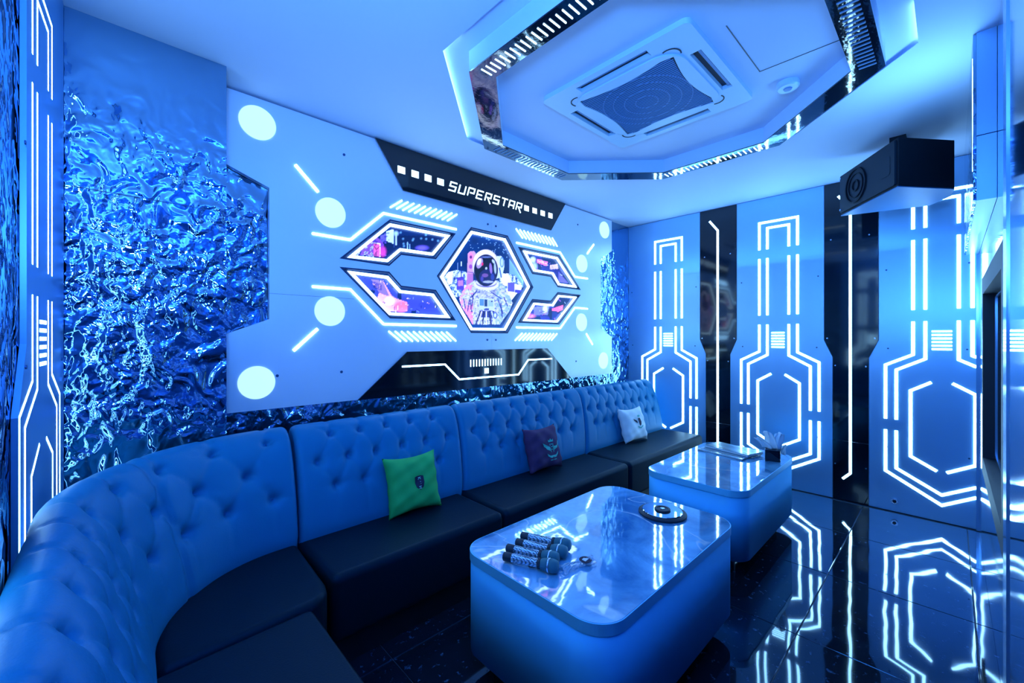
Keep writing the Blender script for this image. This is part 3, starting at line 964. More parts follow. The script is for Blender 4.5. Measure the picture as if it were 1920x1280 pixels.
# ------------------------------------------------------------------ ceiling air conditioner
ac = empty('air_conditioner', (2.13, 1.16, 2.70), 'square white cassette air conditioner in the middle of the ceiling ring', 'air conditioner')
ax0, ax1, ay0, ay1 = 1.722, 2.545, .748, 1.572
acx, acy = (ax0 + ax1) / 2, (ay0 + ay1) / 2
def AZ(u, v, d):
    return (acx + u, acy + v, 2.70 - d)
H = .412
slots = []
for ang in range(4):
    c, s = [(1, 0), (0, 1), (-1, 0), (0, -1)][ang]
    q = [(.325, -.20), (.375, -.20), (.375, .20), (.325, .20)]
    slots.append([(p[0] * c - p[1] * s, p[0] * s + p[1] * c) for p in q])
MB().prism(AZ, rrect(-H, H, -H, H, .03), .0005, .026, slots).build('panel', M['white'], ac, bevel=.004)
for q in slots:
    MB().prism(AZ, q, .0008, .004).build('outlet', M['dark'], ac)
    cx_ = sum(p[0] for p in q) / 4; cy_ = sum(p[1] for p in q) / 4
    if abs(cx_) > abs(cy_):
        b = MB().prism(AZ, [(cx_ - .019, -.19), (cx_ - .006, -.19), (cx_ - .006, .19), (cx_ - .019, .19)], .012, .018)
    else:
        b = MB().prism(AZ, [(-.19, cy_ - .019), (.19, cy_ - .019), (.19, cy_ - .006), (-.19, cy_ - .006)], .012, .018)
    b.build('flap', M['grille'], ac)
def pincushion(h, dip, n=12, r=.0):
    out = []
    for sx in range(4):
        c, s = [(1, 0), (0, 1), (-1, 0), (0, -1)][sx]
        for k in range(n):
            t = -1 + 2 * k / n
            x_ = h - dip * math.cos(t * math.pi / 2); y_ = h * t * .93
            out.append((x_ * c - y_ * s, x_ * s + y_ * c))
    return out
PC = pincushion(.272, .035)
MB().prism(AZ, rrect(-.305, .305, -.305, .305, .12), .0262, .034, [PC]).build('grille_surround', M['white'], ac, bevel=.003)
MB().prism(AZ, PC, .0262, .028).build('grille_shadow', M['dark'], ac)
b = MB()
for k in range(38):
    x_ = -.261 + k * .0141
    hh = [p for p in PC]
    lim = .272 - .035 * math.cos(min(1, abs(x_) / .272) * math.pi / 2) - .004
    if abs(x_) > .235: lim *= 1 - (abs(x_) - .235) * 3
    b.prism(AZ, [(x_ - .0021, -lim), (x_ + .0021, -lim), (x_ + .0021, lim), (x_ - .0021, lim)], .0295, .033)
g_ = b.build('grille_slats', M['grille'], ac); g_['kind'] = 'stuff'
for r in (.06, .12, .18, .235):
    c = circle(0, 0, r, 48)
    MB().stroke(AZ, c, .0035, .031, .0345, True).build('grille_ring', M['grille'], ac)
for t in (45, 135, 225, 315):
    c = [(.372 * math.cos(R(t)) + .045 * math.cos(R(t + a)), .372 * math.sin(R(t)) + .045 * math.sin(R(t + a))) for a in range(-70, 71, 14)]
    MB().stroke(AZ, c, .006, .0262, .028).build('corner_groove', M['dark'], ac)

sd = empty('smoke_detector', (2.558, .59, 2.70), 'small flat round smoke detector beside the air conditioner', 'smoke detector')
MB().lathe([(0, 2.668), (.045, 2.668), (.052, 2.675), (.052, 2.6995)], 32, Matrix.Translation((2.558, .59, 0))).build('housing', M['white'], sd)
MB().lathe([(0, 2.662), (.018, 2.663), (.020, 2.668)], 20, Matrix.Translation((2.558, .59, 0))).build('sensor', M['grille'], sd)

# ------------------------------------------------------------------ hanging speaker
sp = empty('speaker', (3.75, .28, 2.27), 'black wedge-shaped loudspeaker hung from the ceiling in front of the far wall', 'speaker')
A0, A1, A2, A3 = (3.906, .563), (3.398, .218), (3.700, -.015), (4.030, .100)
def SPK(u, v, d): return (u, v, d)
MB().prism(SPK, [A0, A1, A2, (3.86, .0), A3], 2.272, 2.566).build('cabinet', M['speaker'], sp, bevel=.006)
ed = Vector((A0[0] - A1[0], A0[1] - A1[1])); el = ed.length; ed /= el
nn = Vector((-ed.y, ed.x))
if nn.dot(Vector((-1, 0))) < 0: nn = -nn
def FS(u, v, d):
    return (A1[0] + ed.x * u + nn.x * (d + .0005), A1[1] + ed.y * u + nn.y * (d + .0005), v)
MB().prism(FS, rrect(.012, el - .012, 2.284, 2.554, .01, 3), 0, .012).build('front_grille', M['cone'], sp)
for r0, r1, d0, d1 in ((.118, .108, .0125, .020), (.085, .078, .0125, .018), (.040, .030, .0125, .019)):
    MB().prism(FS, circle(el * .66, 2.42, r0, 40), d0, d1, [circle(el * .66, 2.42, r1, 40)]).build('woofer_ring', M['speaker'], sp)
MB().prism(FS, rrect(.05, .15, 2.36, 2.48, .02, 4), .0125, .0135).build('tweeter', M['cone'], sp)
for u, v in ((el - .025, 2.535), (el - .025, 2.305)):
    MB().prism(FS, circle(u, v, .008, 12), .0125, .018).build('screw', M['silver'], sp)
MB().prism(SPK, [A0, A1, A2, (3.86, .0), A3], 2.266, 2.2715).build('lit_underside', M['plate'], sp)  # thin sheet carrying the painted-in light of the underside
MB().box(3.70, 3.78, .20, .28, 2.5665, 2.6795).build('hanging_bracket', M['speaker'], sp)
MB().box(3.66, 3.82, .17, .31, 2.5662, 2.572).build('bracket_plate', M['speaker'], sp)

# ------------------------------------------------------------------ right wall: acrylic sheets, television, boxing
for x0, x1 in ((2.135, 3.93), ):
    MB().prism(FR, [(x0, .004), (4.428, .004), (4.428, 2.676), (x0, 2.676)], -.06, 0.0, [[(2.30, .56), (3.80, .56), (3.80, 1.72), (2.30, 1.72)]]).build('acrylic_sheet', M['acrylic'], wr)
MB().prism(FR, [(-.25, .004), (2.02, .004), (2.02, 2.676), (-.25, 2.676)], -.06, .012).build('acrylic_sheet', M['acrylic'], wr)
MB().prism(FR, [(2.022, .004), (2.133, .004), (2.133, 2.676), (2.022, 2.676)], -.02, .016).build('acrylic_post', M['acrylic_edge'], wr)
MB().prism(FR, [(4.405, .004), (4.427, .004), (4.427, 2.0), (4.405, 2.0)], .0, .012).build('edge_strip', M['acrylic_edge'], wr)
tv = empty('television', (3.05, -.15, .56), 'flat television in a deep black frame set into the right wall', 'television')
MB().prism(FR, [(2.302, .562), (3.798, .562), (3.798, 1.718), (2.302, 1.718)], -.058, .006, [[(2.40, .66), (3.70, .66), (3.70, 1.62), (2.40, 1.62)]]).build('frame', M['black_matt'], tv)
MB().prism(FR, [(2.401, .661), (3.699, .661), (3.699, 1.619), (2.401, 1.619)], -.056, -.045).build('screen', M['screen'], tv)
MB().stroke(FR, [(2.42, .68), (3.68, .68), (3.68, 1.60), (2.42, 1.60)], .008, -.045, -.040, True).build('bezel', M['acrylic_edge'], tv)

bx = empty('wall_boxing', (3.5, -.12, 1.955), 'pale boxing hung from the ceiling along the right wall, its room side rippled mirror', 'boxing')
def FX(u, v, d): return (2.70 + d, u, v)
MB().prism(FX, [(-.134, 2.236), (-.076, 2.236), (-.076, 2.679), (-.134, 2.679)], 0, 1.72).build('upper_case', M['panel'], bx)
MB().prism(FX, [(-.134, 1.955), (-.076, 1.955), (-.076, 2.232), (-.134, 2.232)], 0, 1.72).build('lower_case', M['panel'], bx)
MB().box(2.705, 4.425, -.0755, -.066, 1.958, 2.676).build('mirror_face', M['hammer'], bx)
MB().stroke(lambda u, v, d: (u, -.066 + d, v), [(2.76, 2.10), (2.755, 2.30), (2.77, 2.45), (2.76, 2.60)], .006, 0.0003, .001).build('light_strip', M['led_hot'], bx)

# ------------------------------------------------------------------ sofa
PROF = [(0, .36), (-.006, .42), (.004, .48), (.030, .58), (.060, .67), (.095, .76), (.130, .83), (.160, .872), (.195, .900), (.235, .910), (.270, .900), (.295, .875), (.305, .83), (.306, .60), (.306, .12)]
def catmull(P, per):
    out = []
    for i in range(len(P) - 1):
        p0, p1, p2, p3 = P[max(i - 1, 0)], P[i], P[i + 1], P[min(i + 2, len(P) - 1)]
        for k in range(per):
            t = k / per
            out.append(tuple(.5 * ((2 * b) + (-a + c) * t + (2 * a - 5 * b + 4 * c - d) * t * t + (-a + 3 * b - 3 * c + d) * t ** 3) for a, b, c, d in zip(p0, p1, p2, p3)))
    out.append(tuple(P[-1]))
    return out
def resample(P, step):
    P = [Vector(p) for p in P]
    d = [0]
    for a, b in zip(P, P[1:]): d.append(d[-1] + (b - a).length)
    n = max(2, int(round(d[-1] / step)))
    out, j = [], 0
    for k in range(n + 1):
        s = d[-1] * k / n
        while j < len(d) - 2 and d[j + 1] < s: j += 1
        t = (s - d[j]) / max(1e-9, d[j + 1] - d[j])
        out.append(P[j].lerp(P[j + 1], min(1, t)))
    return out, d[-1]

prof_front = catmull(PROF[:13], 8)
pr, prL = resample(prof_front, .011)
pr = [tuple(p) for p in pr] + [PROF[13], PROF[14]]
def t_of_z(z):
    for i in range(1, len(pr)):
        if pr[i][1] >= z: return i * (prL / (len(pr) - 3))
ROWS = [t_of_z(.866), t_of_z(.735), t_of_z(.610)]

def backrest(parent, path, buttons, kfun=lambda s: 1.0, lean=None, name='backrest', seams=(), step=.0105, seed=0):
    """path: list of (x,y) at the foot of the back; buttons: list of (s, t)"""
    pts, Ls = resample(path, step)
    n = len(pts)
    tt = [i * (prL / (len(pr) - 3)) for i in range(len(pr) - 2)] + [prL + .2, prL + .7]
    S = np.array([Ls * i / (n - 1) for i in range(n)])
    Tt = np.array(tt)
    SS, TT = np.meshgrid(S, Tt, indexing='ij')
    h = np.zeros_like(SS)
    rg_ = np.random.default_rng(seed)
    bt = list(buttons)
    for (s, t) in bt:
        d2 = (SS - s) ** 2 + (TT - t) ** 2
        h -= .020 * np.exp(-d2 / .020 ** 2) + .011 * np.exp(-d2 / .05 ** 2)
    # shallow pleats joining neighbouring buttons and running up from the top row
    def crease(s0, t0, s1, t1, dep, w):
        L2 = (s1 - s0) ** 2 + (t1 - t0) ** 2
        k = np.clip(((SS - s0) * (s1 - s0) + (TT - t0) * (t1 - t0)) / L2, 0, 1)
        dd = (SS - s0 - k * (s1 - s0)) ** 2 + (TT - t0 - k * (t1 - t0)) ** 2
        return -dep * np.exp(-dd / w ** 2)
    for (s, t) in bt:
        if abs(t - ROWS[0]) < .02:
            h += crease(s, t, s, t + .11, .009, .011)
        if abs(t - ROWS[2]) < .02:
            h += crease(s, t, s + rg_.uniform(-.01, .01), t - .14, .003, .010)
        for (s2, t2) in bt:
            if s2 > s and abs(s2 - s) < .12 and .05 < abs(t2 - t) < .22:
                h += crease(s, t, s2, t2, .0062, .010)
    for s, t in bt:      # random wrinkles radiating from buttons
        for k in range(3):
            a = rg_.uniform(0, 2 * math.pi); l = rg_.uniform(.04, .08)
            h += crease(s, t, s + l * math.cos(a), t + l * math.sin(a), .0025, .007)
    for s in seams:
        h -= .012 * np.exp(-((SS - s) / .012) ** 2)
    # rounded ends
    e = np.minimum(SS, Ls - SS)
    rr = .035
    h -= np.where(e < rr, rr - np.sqrt(np.clip(rr ** 2 - (rr - e) ** 2, 0, None)), 0) * .8
    h *= (TT < prL)
    v, f = [], []
    m = len(pr)
    for i in range(n):
        a, b = pts[max(i - 1, 0)], pts[min(i + 1, n - 1)]
        d = (b - a).normalized()
        nr = Vector((-d.y, d.x))
        k = kfun(S[i])
        for j in range(m):
            off, z = pr[j]
            # local surface normal in profile plane, pointing to the sitter / up
            jm, jp = max(j - 1, 0), min(j + 1, m - 1)
            tx, tz = pr[jp][0] - pr[jm][0], pr[jp][1] - pr[jm][1]
            tl = math.hypot(tx, tz) or 1
            nx_, nz_ = -tz / tl, tx / tl
            hh = h[i, j]
            o_ = off * k + nx_ * hh
            zz = z + nz_ * hh
            lx = lean(S[i] / Ls, z) if lean else 0
            p = pts[i] + nr * o_
            v.append((p.x + lx, p.y, zz))
    for i in range(n - 1):
        for j in range(m - 1):
            f.append((i * m + j, (i + 1) * m + j, (i + 1) * m + j + 1, i * m + j + 1))
    f.append(tuple(range(m)))
    f.append(tuple((n - 1) * m + j for j in reversed(range(m))))
    o = MB().add(v, f).build(name, M['leather'], parent, smooth=True)
    me = o.data
    for p in me.polygons:
        if len(p.vertices) > 4: p.use_smooth = False
    # buttons as small covered studs
    for (s, t) in bt:
        i = min(n - 1, int(round(s / Ls * (n - 1))))
        j = min(m - 3, int(round(t / prL * (m - 3))))
        a, b = pts[max(i - 1, 0)], pts[min(i + 1, n - 1)]
        d = (b - a).normalized(); nr = Vector((-d.y, d.x)); k = kfun(S[i])
        off, z = pr[j]
        tx, tz = pr[j + 1][0] - pr[j - 1][0], pr[j + 1][1] - pr[j - 1][1]; tl = math.hypot(tx, tz)
        nx_, nz_ = -tz / tl, tx / tl
        p = pts[i] + nr * (off * k + nx_ * h[i, j])
        lx = lean(S[i] / Ls, z) if lean else 0
        c = Vector((p.x + lx, p.y, z + nz_ * h[i, j]))
        ndir = Vector((nr.x * nx_, nr.y * nx_, nz_)).normalized()
        M4 = Matrix.Translation(c) @ ndir.to_track_quat('Z', 'Y').to_matrix().to_4x4()
        MB().lathe([(0, .007), (.006, .006), (.010, .003), (.011, -.002)], 12, M4).build('button', M['button'], o, smooth=True)
    return o

def rows(s0, s1, n, t, jit=.004):
    return [(s0 + (s1 - s0) * k / (n - 1) + random.uniform(-jit, jit), t + random.uniform(-jit, jit)) for k in range(n)]

def sofa_section(xb0, xb1, l0, l1, xs0, xs1, ntop, label, seed):
    root = empty('sofa_section', ((xb0 + xb1) / 2, 1.95, 0), label, 'sofa', 'sofa sections along the wall')
    Lw = xb1 - xb0
    sp_ = .152
    m0 = (Lw - sp_ * (ntop - 1)) / 2
    bt = rows(m0, Lw - m0, ntop, ROWS[0]) + rows(m0 - sp_ / 2, Lw - m0 + sp_ / 2, ntop + 1, ROWS[1]) + rows(m0, Lw - m0, ntop, ROWS[2])
    backrest(root, [(xb0 + .002, 2.11), (xb1 - .002, 2.11)], bt, lean=lambda a, z: (l0 + (l1 - l0) * a) * max(0, (z - .40)) / .5, seed=seed)
    MB().box(xs0 + .003, xs1 - .003, 1.700, 2.22, .12, .40).build('seat', M['seat'], root, smooth=True, bevel=.035, segs=4)
    MB().box(xs0 + .003, xs1 - .003, 1.745, 2.30, .0, .1195).build('plinth', M['base'], root)
    return root
sofa_section(.632, 1.590, .02, .065, .625, 1.565, 5, 'tufted blue sofa section behind the green cushion, next to the corner piece', 1)
sofa_section(1.592, 2.860, .067, .145, 1.567, 2.868, 7, 'tufted blue sofa section behind the purple cushion, middle of the row', 2)
sofa_section(2.862, 4.225, .147, .06, 2.870, 4.245, 8, 'tufted blue sofa section behind the white cushion, at the far wall', 3)

cs = empty('corner_sofa', (.3, 1.6, 0), 'curved tufted blue corner sofa with two dark seats, nearest the viewer', 'sofa')
foot = catmull([(.09, .35), (.084, .8), (.080, 1.25), (.080, 1.52), (.095, 1.74), (.170, 1.90), (.300, 2.03), (.450, 2.095), (.630, 2.11)], 12)
Lc = resample(foot, .02)[1]
kf = lambda s: .80 + .20 * min(1, max(0, (s - 1.2) / (Lc - 1.3)))
bt = []
sN = Lc - .10
q = 0
while sN > .1:
    bt.append((sN, ROWS[0])); bt.append((sN, ROWS[2]))
    if sN - .08 > .1: bt.append((sN - .08, ROWS[1]))
    sN -= .165
backrest(cs, foot, bt, kfun=kf, seed=9, seams=(1.62,), lean=lambda a, z: .02 * max(0, a - .8) * 5 * max(0, z - .4) / .5)
MB().prism(FZ, [(.622, 2.14), (.605, 1.705), (.590, 1.640), (.515, 1.590), (.085, 1.572), (.09, 1.74), (.13, 1.90), (.28, 2.05), (.45, 2.13)], .12, .40).build('seat', M['seat'], cs, smooth=True, bevel=.03, segs=4)
MB().prism(FZ, [(.055, 1.566), (.512, 1.584), (.512, .38), (.055, .38)], .12, .40).build('seat', M['seat'], cs, smooth=True, bevel=.03, segs=4)
MB().prism(FZ, [(.60, 2.14), (.57, 1.75), (.46, 1.62), (.46, .40), (.12, .40), (.12, 1.74), (.28, 2.03), (.45, 2.13)], .0, .1195).build('plinth', M['base'], cs)

# ------------------------------------------------------------------ cushions
def cushion(x0, x1, y0, z0, hgt, tilt, rz, m, label, emblem):
    w = x1 - x0
    root = empty('cushion', ((x0 + x1) / 2, y0, z0), label, 'cushion', 'square cushions on the sofa')
    Mx = Matrix.Translation(((x0 + x1) / 2, y0, z0)) @ Matrix.Rotation(rz, 4, 'Z') @ Matrix.Rotation(tilt, 4, 'X')
    N = 26
    rg_ = np.random.default_rng(int(x0 * 100))
    ph = rg_.uniform(0, 6, 8)
    def pos(u, v, side):
        # u,v in -1..1 ; pinched corners, puffed middle
        k = 1 - .11 * (1 - v * v) * (abs(u) ** 3) ; k2 = 1 - .13 * (1 - u * u) * (abs(v) ** 3)
        X = u * w / 2 * k
        Z = hgt / 2 + v * hgt / 2 * k2
        p = max(0, (1 - u ** 4)) ** .6 * max(0, (1 - v ** 4)) ** .6
        th = .062 * p
        wr = .006 * (math.sin(9 * u + 5 * v + ph[0]) + math.sin(13 * v - 6 * u + ph[1])) * (1 - p * .6) * (1 if p > .02 else 0)
        return Mx @ Vector((X, -side * (th + wr * (1 if th > 0 else 0)), Z))
    v_, f_ = [], []
    for side in (1, -1):
        o_ = len(v_)
        for i in range(N + 1):
            for j in range(N + 1):
                v_.append(tuple(pos(-1 + 2 * i / N, -1 + 2 * j / N, side)))
        for i in range(N):
            for j in range(N):
                a = o_ + i * (N + 1) + j
                f_.append((a, a + N + 1, a + N + 2, a + 1))
    MB().add(v_, f_).build('cover', m, root, smooth=True)
    def FP(u, v, d):     # print coordinates in units of half width, laid on the front face
        p = pos(u, v, 1); q = pos(u + .01, v, 1); r = pos(u, v + .01, 1)
        nrm = (r - p).cross(q - p).normalized()
        if nrm.y > 0: nrm = -nrm
        return tuple(p + nrm * (d + .0012))
    for li, (mm, polys) in enumerate(emblem):
        b = MB()
        for pl in polys:
            b.prism(FP, pl, .0013 * li, .0012 + .0013 * li)
        b.build('emblem', mm, root)
    return root
def shield(cx, cy, w, h):
    return [(cx - w, cy + h), (cx - w * .4, cy + h * 1.12), (cx + w * .4, cy + h * 1.12), (cx + w, cy + h), (cx + w * 1.05, cy), (cx + w * .8, cy - h * .7), (cx, cy - h * 1.1), (cx - w * .8, cy - h * .7), (cx - w * 1.05, cy)]
def bars_(cx, cy, w, h, n):
    out = []
    for k in range(n):
        y = cy + h * (1 - 2 * (k + .5) / n)
        out.append([(cx - w, y - h / n * .35), (cx + w, y - h / n * .35), (cx + w, y + h / n * .35), (cx - w, y + h / n * .35)])
    return out
def rot90(pts, cx, cy): return [(cx + (p[1] - cy), cy - (p[0] - cx)) for p in pts]
e1c = (.08, -.02)
let = []
for k, ch in enumerate('KHN'):
    y = e1c[1] + .15 - .15 * k
    for seg in {'K': [((-.05, .05), (.05, .05)), ((0, .05), (.05, -.02)), ((0, .05), (-.05, -.02))],
                'H': [((-.05, .05), (.05, .05)), ((-.05, -.02), (.05, -.02)), ((0, .05), (0, -.02))],
                'N': [((-.05, .05), (.05, .05)), ((-.05, -.02), (.05, -.02)), ((-.05, .05), (.05, -.02))]}[ch]:
        L, Rr = stroke_poly([(e1c[0] + seg[0][0], y + seg[0][1] - .02), (e1c[0] + seg[1][0], y + seg[1][1] - .02)], .018, False)
        let.append([tuple(L[0]), tuple(L[1]), tuple(Rr[1]), tuple(Rr[0])])
def lift(pls): return pls
em1 = [(M['print_dark'], [shield(*e1c, .155, .21)])]
em1.append((M['print_pale'], let))
c1 = cushion(1.045, 1.365, 2.030, .398, .320, R(-17), R(-4), M['green'], 'bright green square cushion with a small dark shield emblem', em1)
# raised letters over the shield need their own slightly proud layer
def wing(cx, cy, s):
    return [[(cx + s * .12, cy + .02), (cx + s * .52, cy + .24), (cx + s * .46, cy + .08), (cx + s * .40, cy + .04), (cx + s * .34, cy - .06), (cx + s * .14, cy - .14)]]
def crown(cx, cy, w, h):
    return [(cx - w, cy), (cx + w, cy), (cx + w * 1.15, cy + h), (cx + w * .5, cy + h * .5), (cx, cy + h * 1.3), (cx - w * .5, cy + h * .5), (cx - w * 1.15, cy + h)]
e2 = (.22, -.02)
ribbon = [(e2[0] - .34, e2[1] - .24), (e2[0] - .18, e2[1] - .36), (e2[0] + .18, e2[1] - .36), (e2[0] + .34, e2[1] - .22), (e2[0] + .30, e2[1] - .34), (e2[0] + .16, e2[1] - .46), (e2[0] - .16, e2[1] - .46), (e2[0] - .30, e2[1] - .36)]
em2 = [(M['print_teal'], [crown(e2[0], e2[1] + .24, .13, .12)] + wing(e2[0], e2[1], -1) + wing(e2[0], e2[1], 1) + [ribbon]
        + bars_(e2[0], e2[1] + .02, .035, .17, 3) + [[(e2[0] - .10, e2[1] + .16), (e2[0] - .07, e2[1] + .16), (e2[0] - .07, e2[1] - .22), (e2[0] - .10, e2[1] - .22)], [(e2[0] + .07, e2[1] + .16), (e2[0] + .10, e2[1] + .16), (e2[0] + .10, e2[1] - .22), (e2[0] + .07, e2[1] - .22)]]
        + bars_(e2[0], e2[1] - .56, .20, .04, 1))]
cushion(2.115, 2.440, 2.025, .398, .320, R(-17), R(-4), M['purple'], 'dark purple square cushion with a teal crown and wings emblem', em2)
e3 = (.20, .08)
em3 = [(M['print_dark'], [shield(e3[0], e3[1], .10, .20), [(e3[0] - .50, e3[1] + .22), (e3[0] - .20, e3[1] + .08), (e3[0] - .20, e3[1] - .06), (e3[0] - .44, e3[1] + .12)]]),
       (M['print_teal'], [crown(e3[0], e3[1] + .30, .11, .11), [(e3[0] - .22, e3[1] - .22), (e3[0], e3[1] - .32), (e3[0] + .22, e3[1] - .20), (e3[0] + .20, e3[1] - .26), (e3[0], e3[1] - .38), (e3[0] - .20, e3[1] - .28)]])]
cushion(3.360, 3.680, 2.015, .398, .320, R(-17), R(-8), M['whitef'], 'white square cushion with a dark shield and wing emblem', em3)

# ------------------------------------------------------------------ tables
def table(x0, x1, y0, y1, label):
    root = empty('low_table', ((x0 + x1) / 2, (y0 + y1) / 2, 0), label, 'table', 'low tables with rounded corners')
    MB().prism(FZ, rrect(x0, x1, y0, y1, .11, 14), .462, .4995).build('slab', M['slab'], root, bevel=.003)
    MB().prism(FZ, rrect(x0 + .004, x1 - .004, y0 + .004, y1 - .004, .107, 14), .4996, .5005).build('marble_top', M['marble'], root)
    MB().prism(FZ, rrect(x0 + .003, x1 - .003, y0 + .003, y1 - .003, .108, 14), .10, .4615).build('body', M['steel'], root, smooth=False)
    MB().prism(FZ, rrect(x0 + .09, x1 - .09, y0 + .09, y1 - .09, .04, 4), .0, .0995).build('plinth', M['black'], root)
    o = [c for c in root.children if c.name.startswith('body')][0]
    for p in o.data.polygons: p.use_smooth = abs(p.normal.z) < .5
    return root
table(1.030, 2.125, .690, 1.400, 'near low table with marble top and four microphones on it')
table(2.515, 3.620, .785, 1.400, 'far low table with marble top, menus and a tissue box on it')

# microphones
def microphone(tail, head, label, roll=0):
    a, b = Vector(tail), Vector(head)
    L = (b - a).length
    root = empty('microphone', ((a.x + b.x) / 2, (a.y + b.y) / 2, .501), label, 'microphone', 'microphones on the near table')
    M4 = Matrix.Translation(a) @ (b - a).to_track_quat('Z', 'Y').to_matrix().to_4x4()
    k = L / .222
    MB().lathe([(0, 0), (.013, 0), (.0165, .003), (.0165, .030), (.0145, .034), (.0145, .036)], 24, M4).build('tail_cap', M['black_matt'], root, smooth=True)
    prof = [(.0145, .036)]
    z = .037
    while z < .135:
        prof += [(.0158, z), (.0165, z + .002), (.0158, z + .004)]
        z += .0052
    prof += [(.0158, .141)]
    MB().lathe(prof, 24, M4).build('grip', M['silver_knurl'], root)
    MB().lathe([(.0158, .141), (.020, .143), (.020, .152), (.0175, .154)], 8, M4).build('collar', M['black_matt'], root)
    MB().lathe([(.0175, .154), (.020, .160), (.0235, .175), (.0245, .1835)], 28, M4).build('head_base', M['mesh'], root, smooth=True)
    MB().lathe([(.0246, .1835), (.0258, .1845), (.0258, .1885), (.0246, .1895)], 28, M4).build('head_band', M['silver'], root, smooth=True)
    MB().lathe([(.0246, .1895), (.0245, .203), (.021, .2165), (.012, .2215), (0, .2225)], 28, M4).build('head_mesh', M['mesh'], root, smooth=True)
    sw = MB()
    for i in range(1): sw.box(-.005, .005, -.0195, -.0150, .105, .128)
    sw.v = [tuple(M4 @ Vector(p)) for p in sw.v]
    sw.build('switch', M['black_matt'], root)
    return root
microphone((1.088, 1.190, .5195), (1.168, .985, .528), 'silver microphone nearest the front corner of the table')
microphone((1.140, 1.228, .5195), (1.212, 1.020, .528), 'silver microphone second from the front corner of the table')
microphone((1.200, 1.236, .5195), (1.274, 1.026, .528), 'silver microphone third from the front, partly hidden behind the second')
microphone((1.256, 1.262, .5195), (1.326, 1.052, .528), 'silver microphone at the back of the four')

# plastic bag with printed tag
pb = empty('plastic_bag', (1.28, .955, .501), 'crumpled clear plastic bag beside the microphone heads', 'bag')
N = 22
v_, f_ = [], []
rg_ = np.random.default_rng(5)
for i in range(N + 1):
    for j in range(N + 1):
        u, v = i / N, j / N
        w = .022 + .030 * abs(u - .5) * 2
        cx_ = 1.185 + .15 * u
        cy_ = .985 - .035 * u
        hgt = .503 + .020 * math.sin(math.pi * v) * (.4 + .6 * abs(math.sin(3 * u + 1))) + .005 * rg_.random()
        v_.append((cx_ + (v - .5) * w * .35 + .003 * rg_.random(), cy_ + (v - .5) * w + .003 * rg_.random(), hgt))
for i in range(N):
    for j in range(N):
        a = i * (N + 1) + j
        f_.append((a, a + N + 1, a + N + 2, a + 1))
bag_m, nt, bb = new_mat('clear_film')
bb.inputs['Base Color'].default_value = (.8, .9, 1, 1)
bb.inputs['Roughness'].default_value = .08
bb.inputs['Transmission Weight'].default_value = .55
bb.inputs['IOR'].default_value = 1.25
MB().add(v_, f_).build('film', bag_m, pb)
MB().prism(lambda u, v, d: (1.300 + .94 * u - .34 * v, .960 + .34 * u + .94 * v, .516 + d), circle(0, 0, .024, 20), 0, .0015).build('printed_tag', M['print_dark'], pb)
MB().prism(lambda u, v, d: (1.300 + .94 * u - .34 * v, .960 + .34 * u + .94 * v, .5176 + d), [(-.014, -.004), (.012, -.010), (.006, .010), (-.008, .012)], 0, .0008).build('tag_mark', M['paper'], pb)

# round black dish with mirrored plate
ds = empty('turntable_tray', (1.945, .975, .501), 'round black tray with a mirrored disc and dark centre knob, on the near table', 'tray')
Tm = Matrix.Translation((1.945, .975, .5008))
MB().lathe([(0, 0), (.108, 0), (.112, .004), (.112, .010), (.104, .015), (0, .015)], 56, Tm).build('base', M['black_matt'], ds, smooth=False)
MB().lathe([(0, .0152), (.092, .0152), (.094, .0175), (.092, .0195), (0, .0195)], 56, Tm).build('mirror_plate', M['mirror'], ds)
MB().lathe([(0, .0197), (.036, .0197), (.038, .023), (.036, .027), (.027, .0275), (.025, .0245), (0, .0245)], 40, Tm).build('knob', M['black_matt'], ds)
MB().lathe([(0, .0247), (.009, .0247), (.011, .027), (0, .0285)], 20, Tm).build('knob_cap', M['silver'], ds)

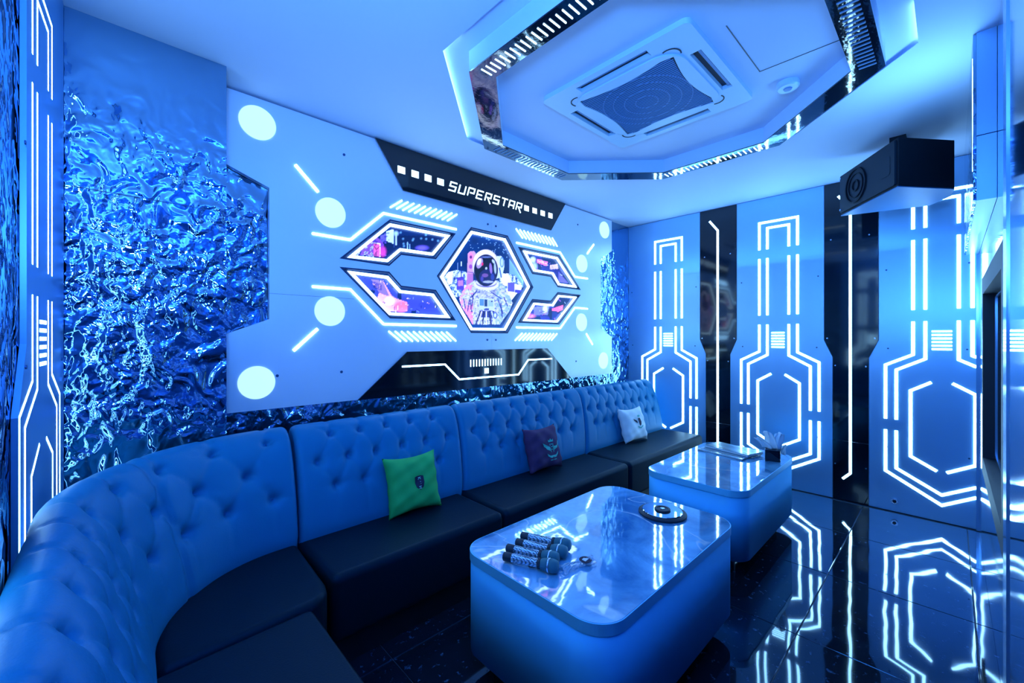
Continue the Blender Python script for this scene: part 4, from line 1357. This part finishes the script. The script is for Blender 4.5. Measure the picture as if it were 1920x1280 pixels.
# menus
def menu(pts, z0, z1, label):
    c = (sum(p[0] for p in pts) / 4, sum(p[1] for p in pts) / 4)
    root = empty('menu_folder', (c[0], c[1], z0), label, 'menu', 'menu folders on the far table')
    MB().prism(FZ, pts, z0, z0 + .002).build('back_cover', M['menu_dark'], root)
    MB().prism(FZ, inset(pts, .97), z0 + .0021, z1 - .0022).build('pages', M['paper'], root)
    MB().prism(FZ, pts, z1 - .0021, z1).build('front_cover', M['menu'], root)
    a, b, c_, d = pts
    L = lambda p, q, t: (p[0] + (q[0] - p[0]) * t, p[1] + (q[1] - p[1]) * t)
    MB().prism(FZ, [L(a, d, .10), L(b, c_, .10), L(b, c_, .20), L(a, d, .20)], z1 + .0001, z1 + .0008).build('band', M['menu_dark'], root)
    for t in (.45, .60, .75):
        MB().prism(FZ, [L(L(a, d, t), L(b, c_, t), .12), L(L(a, d, t), L(b, c_, t), .88), L(L(a, d, t + .03), L(b, c_, t + .03), .88), L(L(a, d, t + .03), L(b, c_, t + .03), .12)], z1 + .0001, z1 + .0006).build('cover_line', M['menu_dark'], root)
menu([(3.250, 1.350), (3.190, 1.010), (3.470, .965), (3.530, 1.310)], .501, .512, 'open grey menu folder lying flat, lower one of two on the far table')
menu([(3.335, 1.325), (3.265, .995), (3.450, .945), (3.520, 1.290)], .5129, .530, 'thicker grey menu folder stacked on the other menu on the far table')

# tissue box
tb = empty('tissue_box', (3.37, .86, .5), 'small black tissue box with white tissues pulled up, at the table corner', 'tissue box')
MB().prism(FZ, [(3.306, .900), (3.333, .812), (3.440, .838), (3.412, .926)], .501, .582).build('box', M['black'], tb, bevel=.003)
def sheet_of(nm, base, top, w, m, ph, lean):
    v_, f_ = [], []
    nu, nv = 14, 12
    for i in range(nu + 1):
        for j in range(nv + 1):
            u, v = i / nu, j / nv
            ww = w * (1.25 - .45 * v * v)
            x_ = base[0] + (u - .5) * ww * .35 + lean[0] * v + .010 * math.sin(9 * u + ph)
            y_ = base[1] + (u - .5) * ww + lean[1] * v * v + .006 * math.sin(14 * u + 4 * v + ph)
            z_ = base[2] + (top - base[2]) * v * (1 - .25 * abs(u - .5))
            v_.append((x_, y_, z_))
    for i in range(nu):
        for j in range(nv):
            a = i * (nv + 1) + j
            f_.append((a, a + nv + 1, a + nv + 2, a + 1))
    o = MB().add(v_, f_).build(nm, m, tb, smooth=True)
    s = o.modifiers.new('s', 'SOLIDIFY'); s.thickness = .0008
sheet_of('tissue', (3.365, .875, .583), .705, .075, M['paper'], .3, (-.01, .03))
sheet_of('tissue', (3.385, .850, .583), .700, .060, M['white'], 1.7, (.01, -.02))
sheet_of('tissue', (3.350, .900, .583), .655, .060, M['paper'], 2.9, (-.02, .05))
sheet_of('tissue', (3.420, .825, .540), .610, .035, M['paper'], 4.1, (.012, -.02))
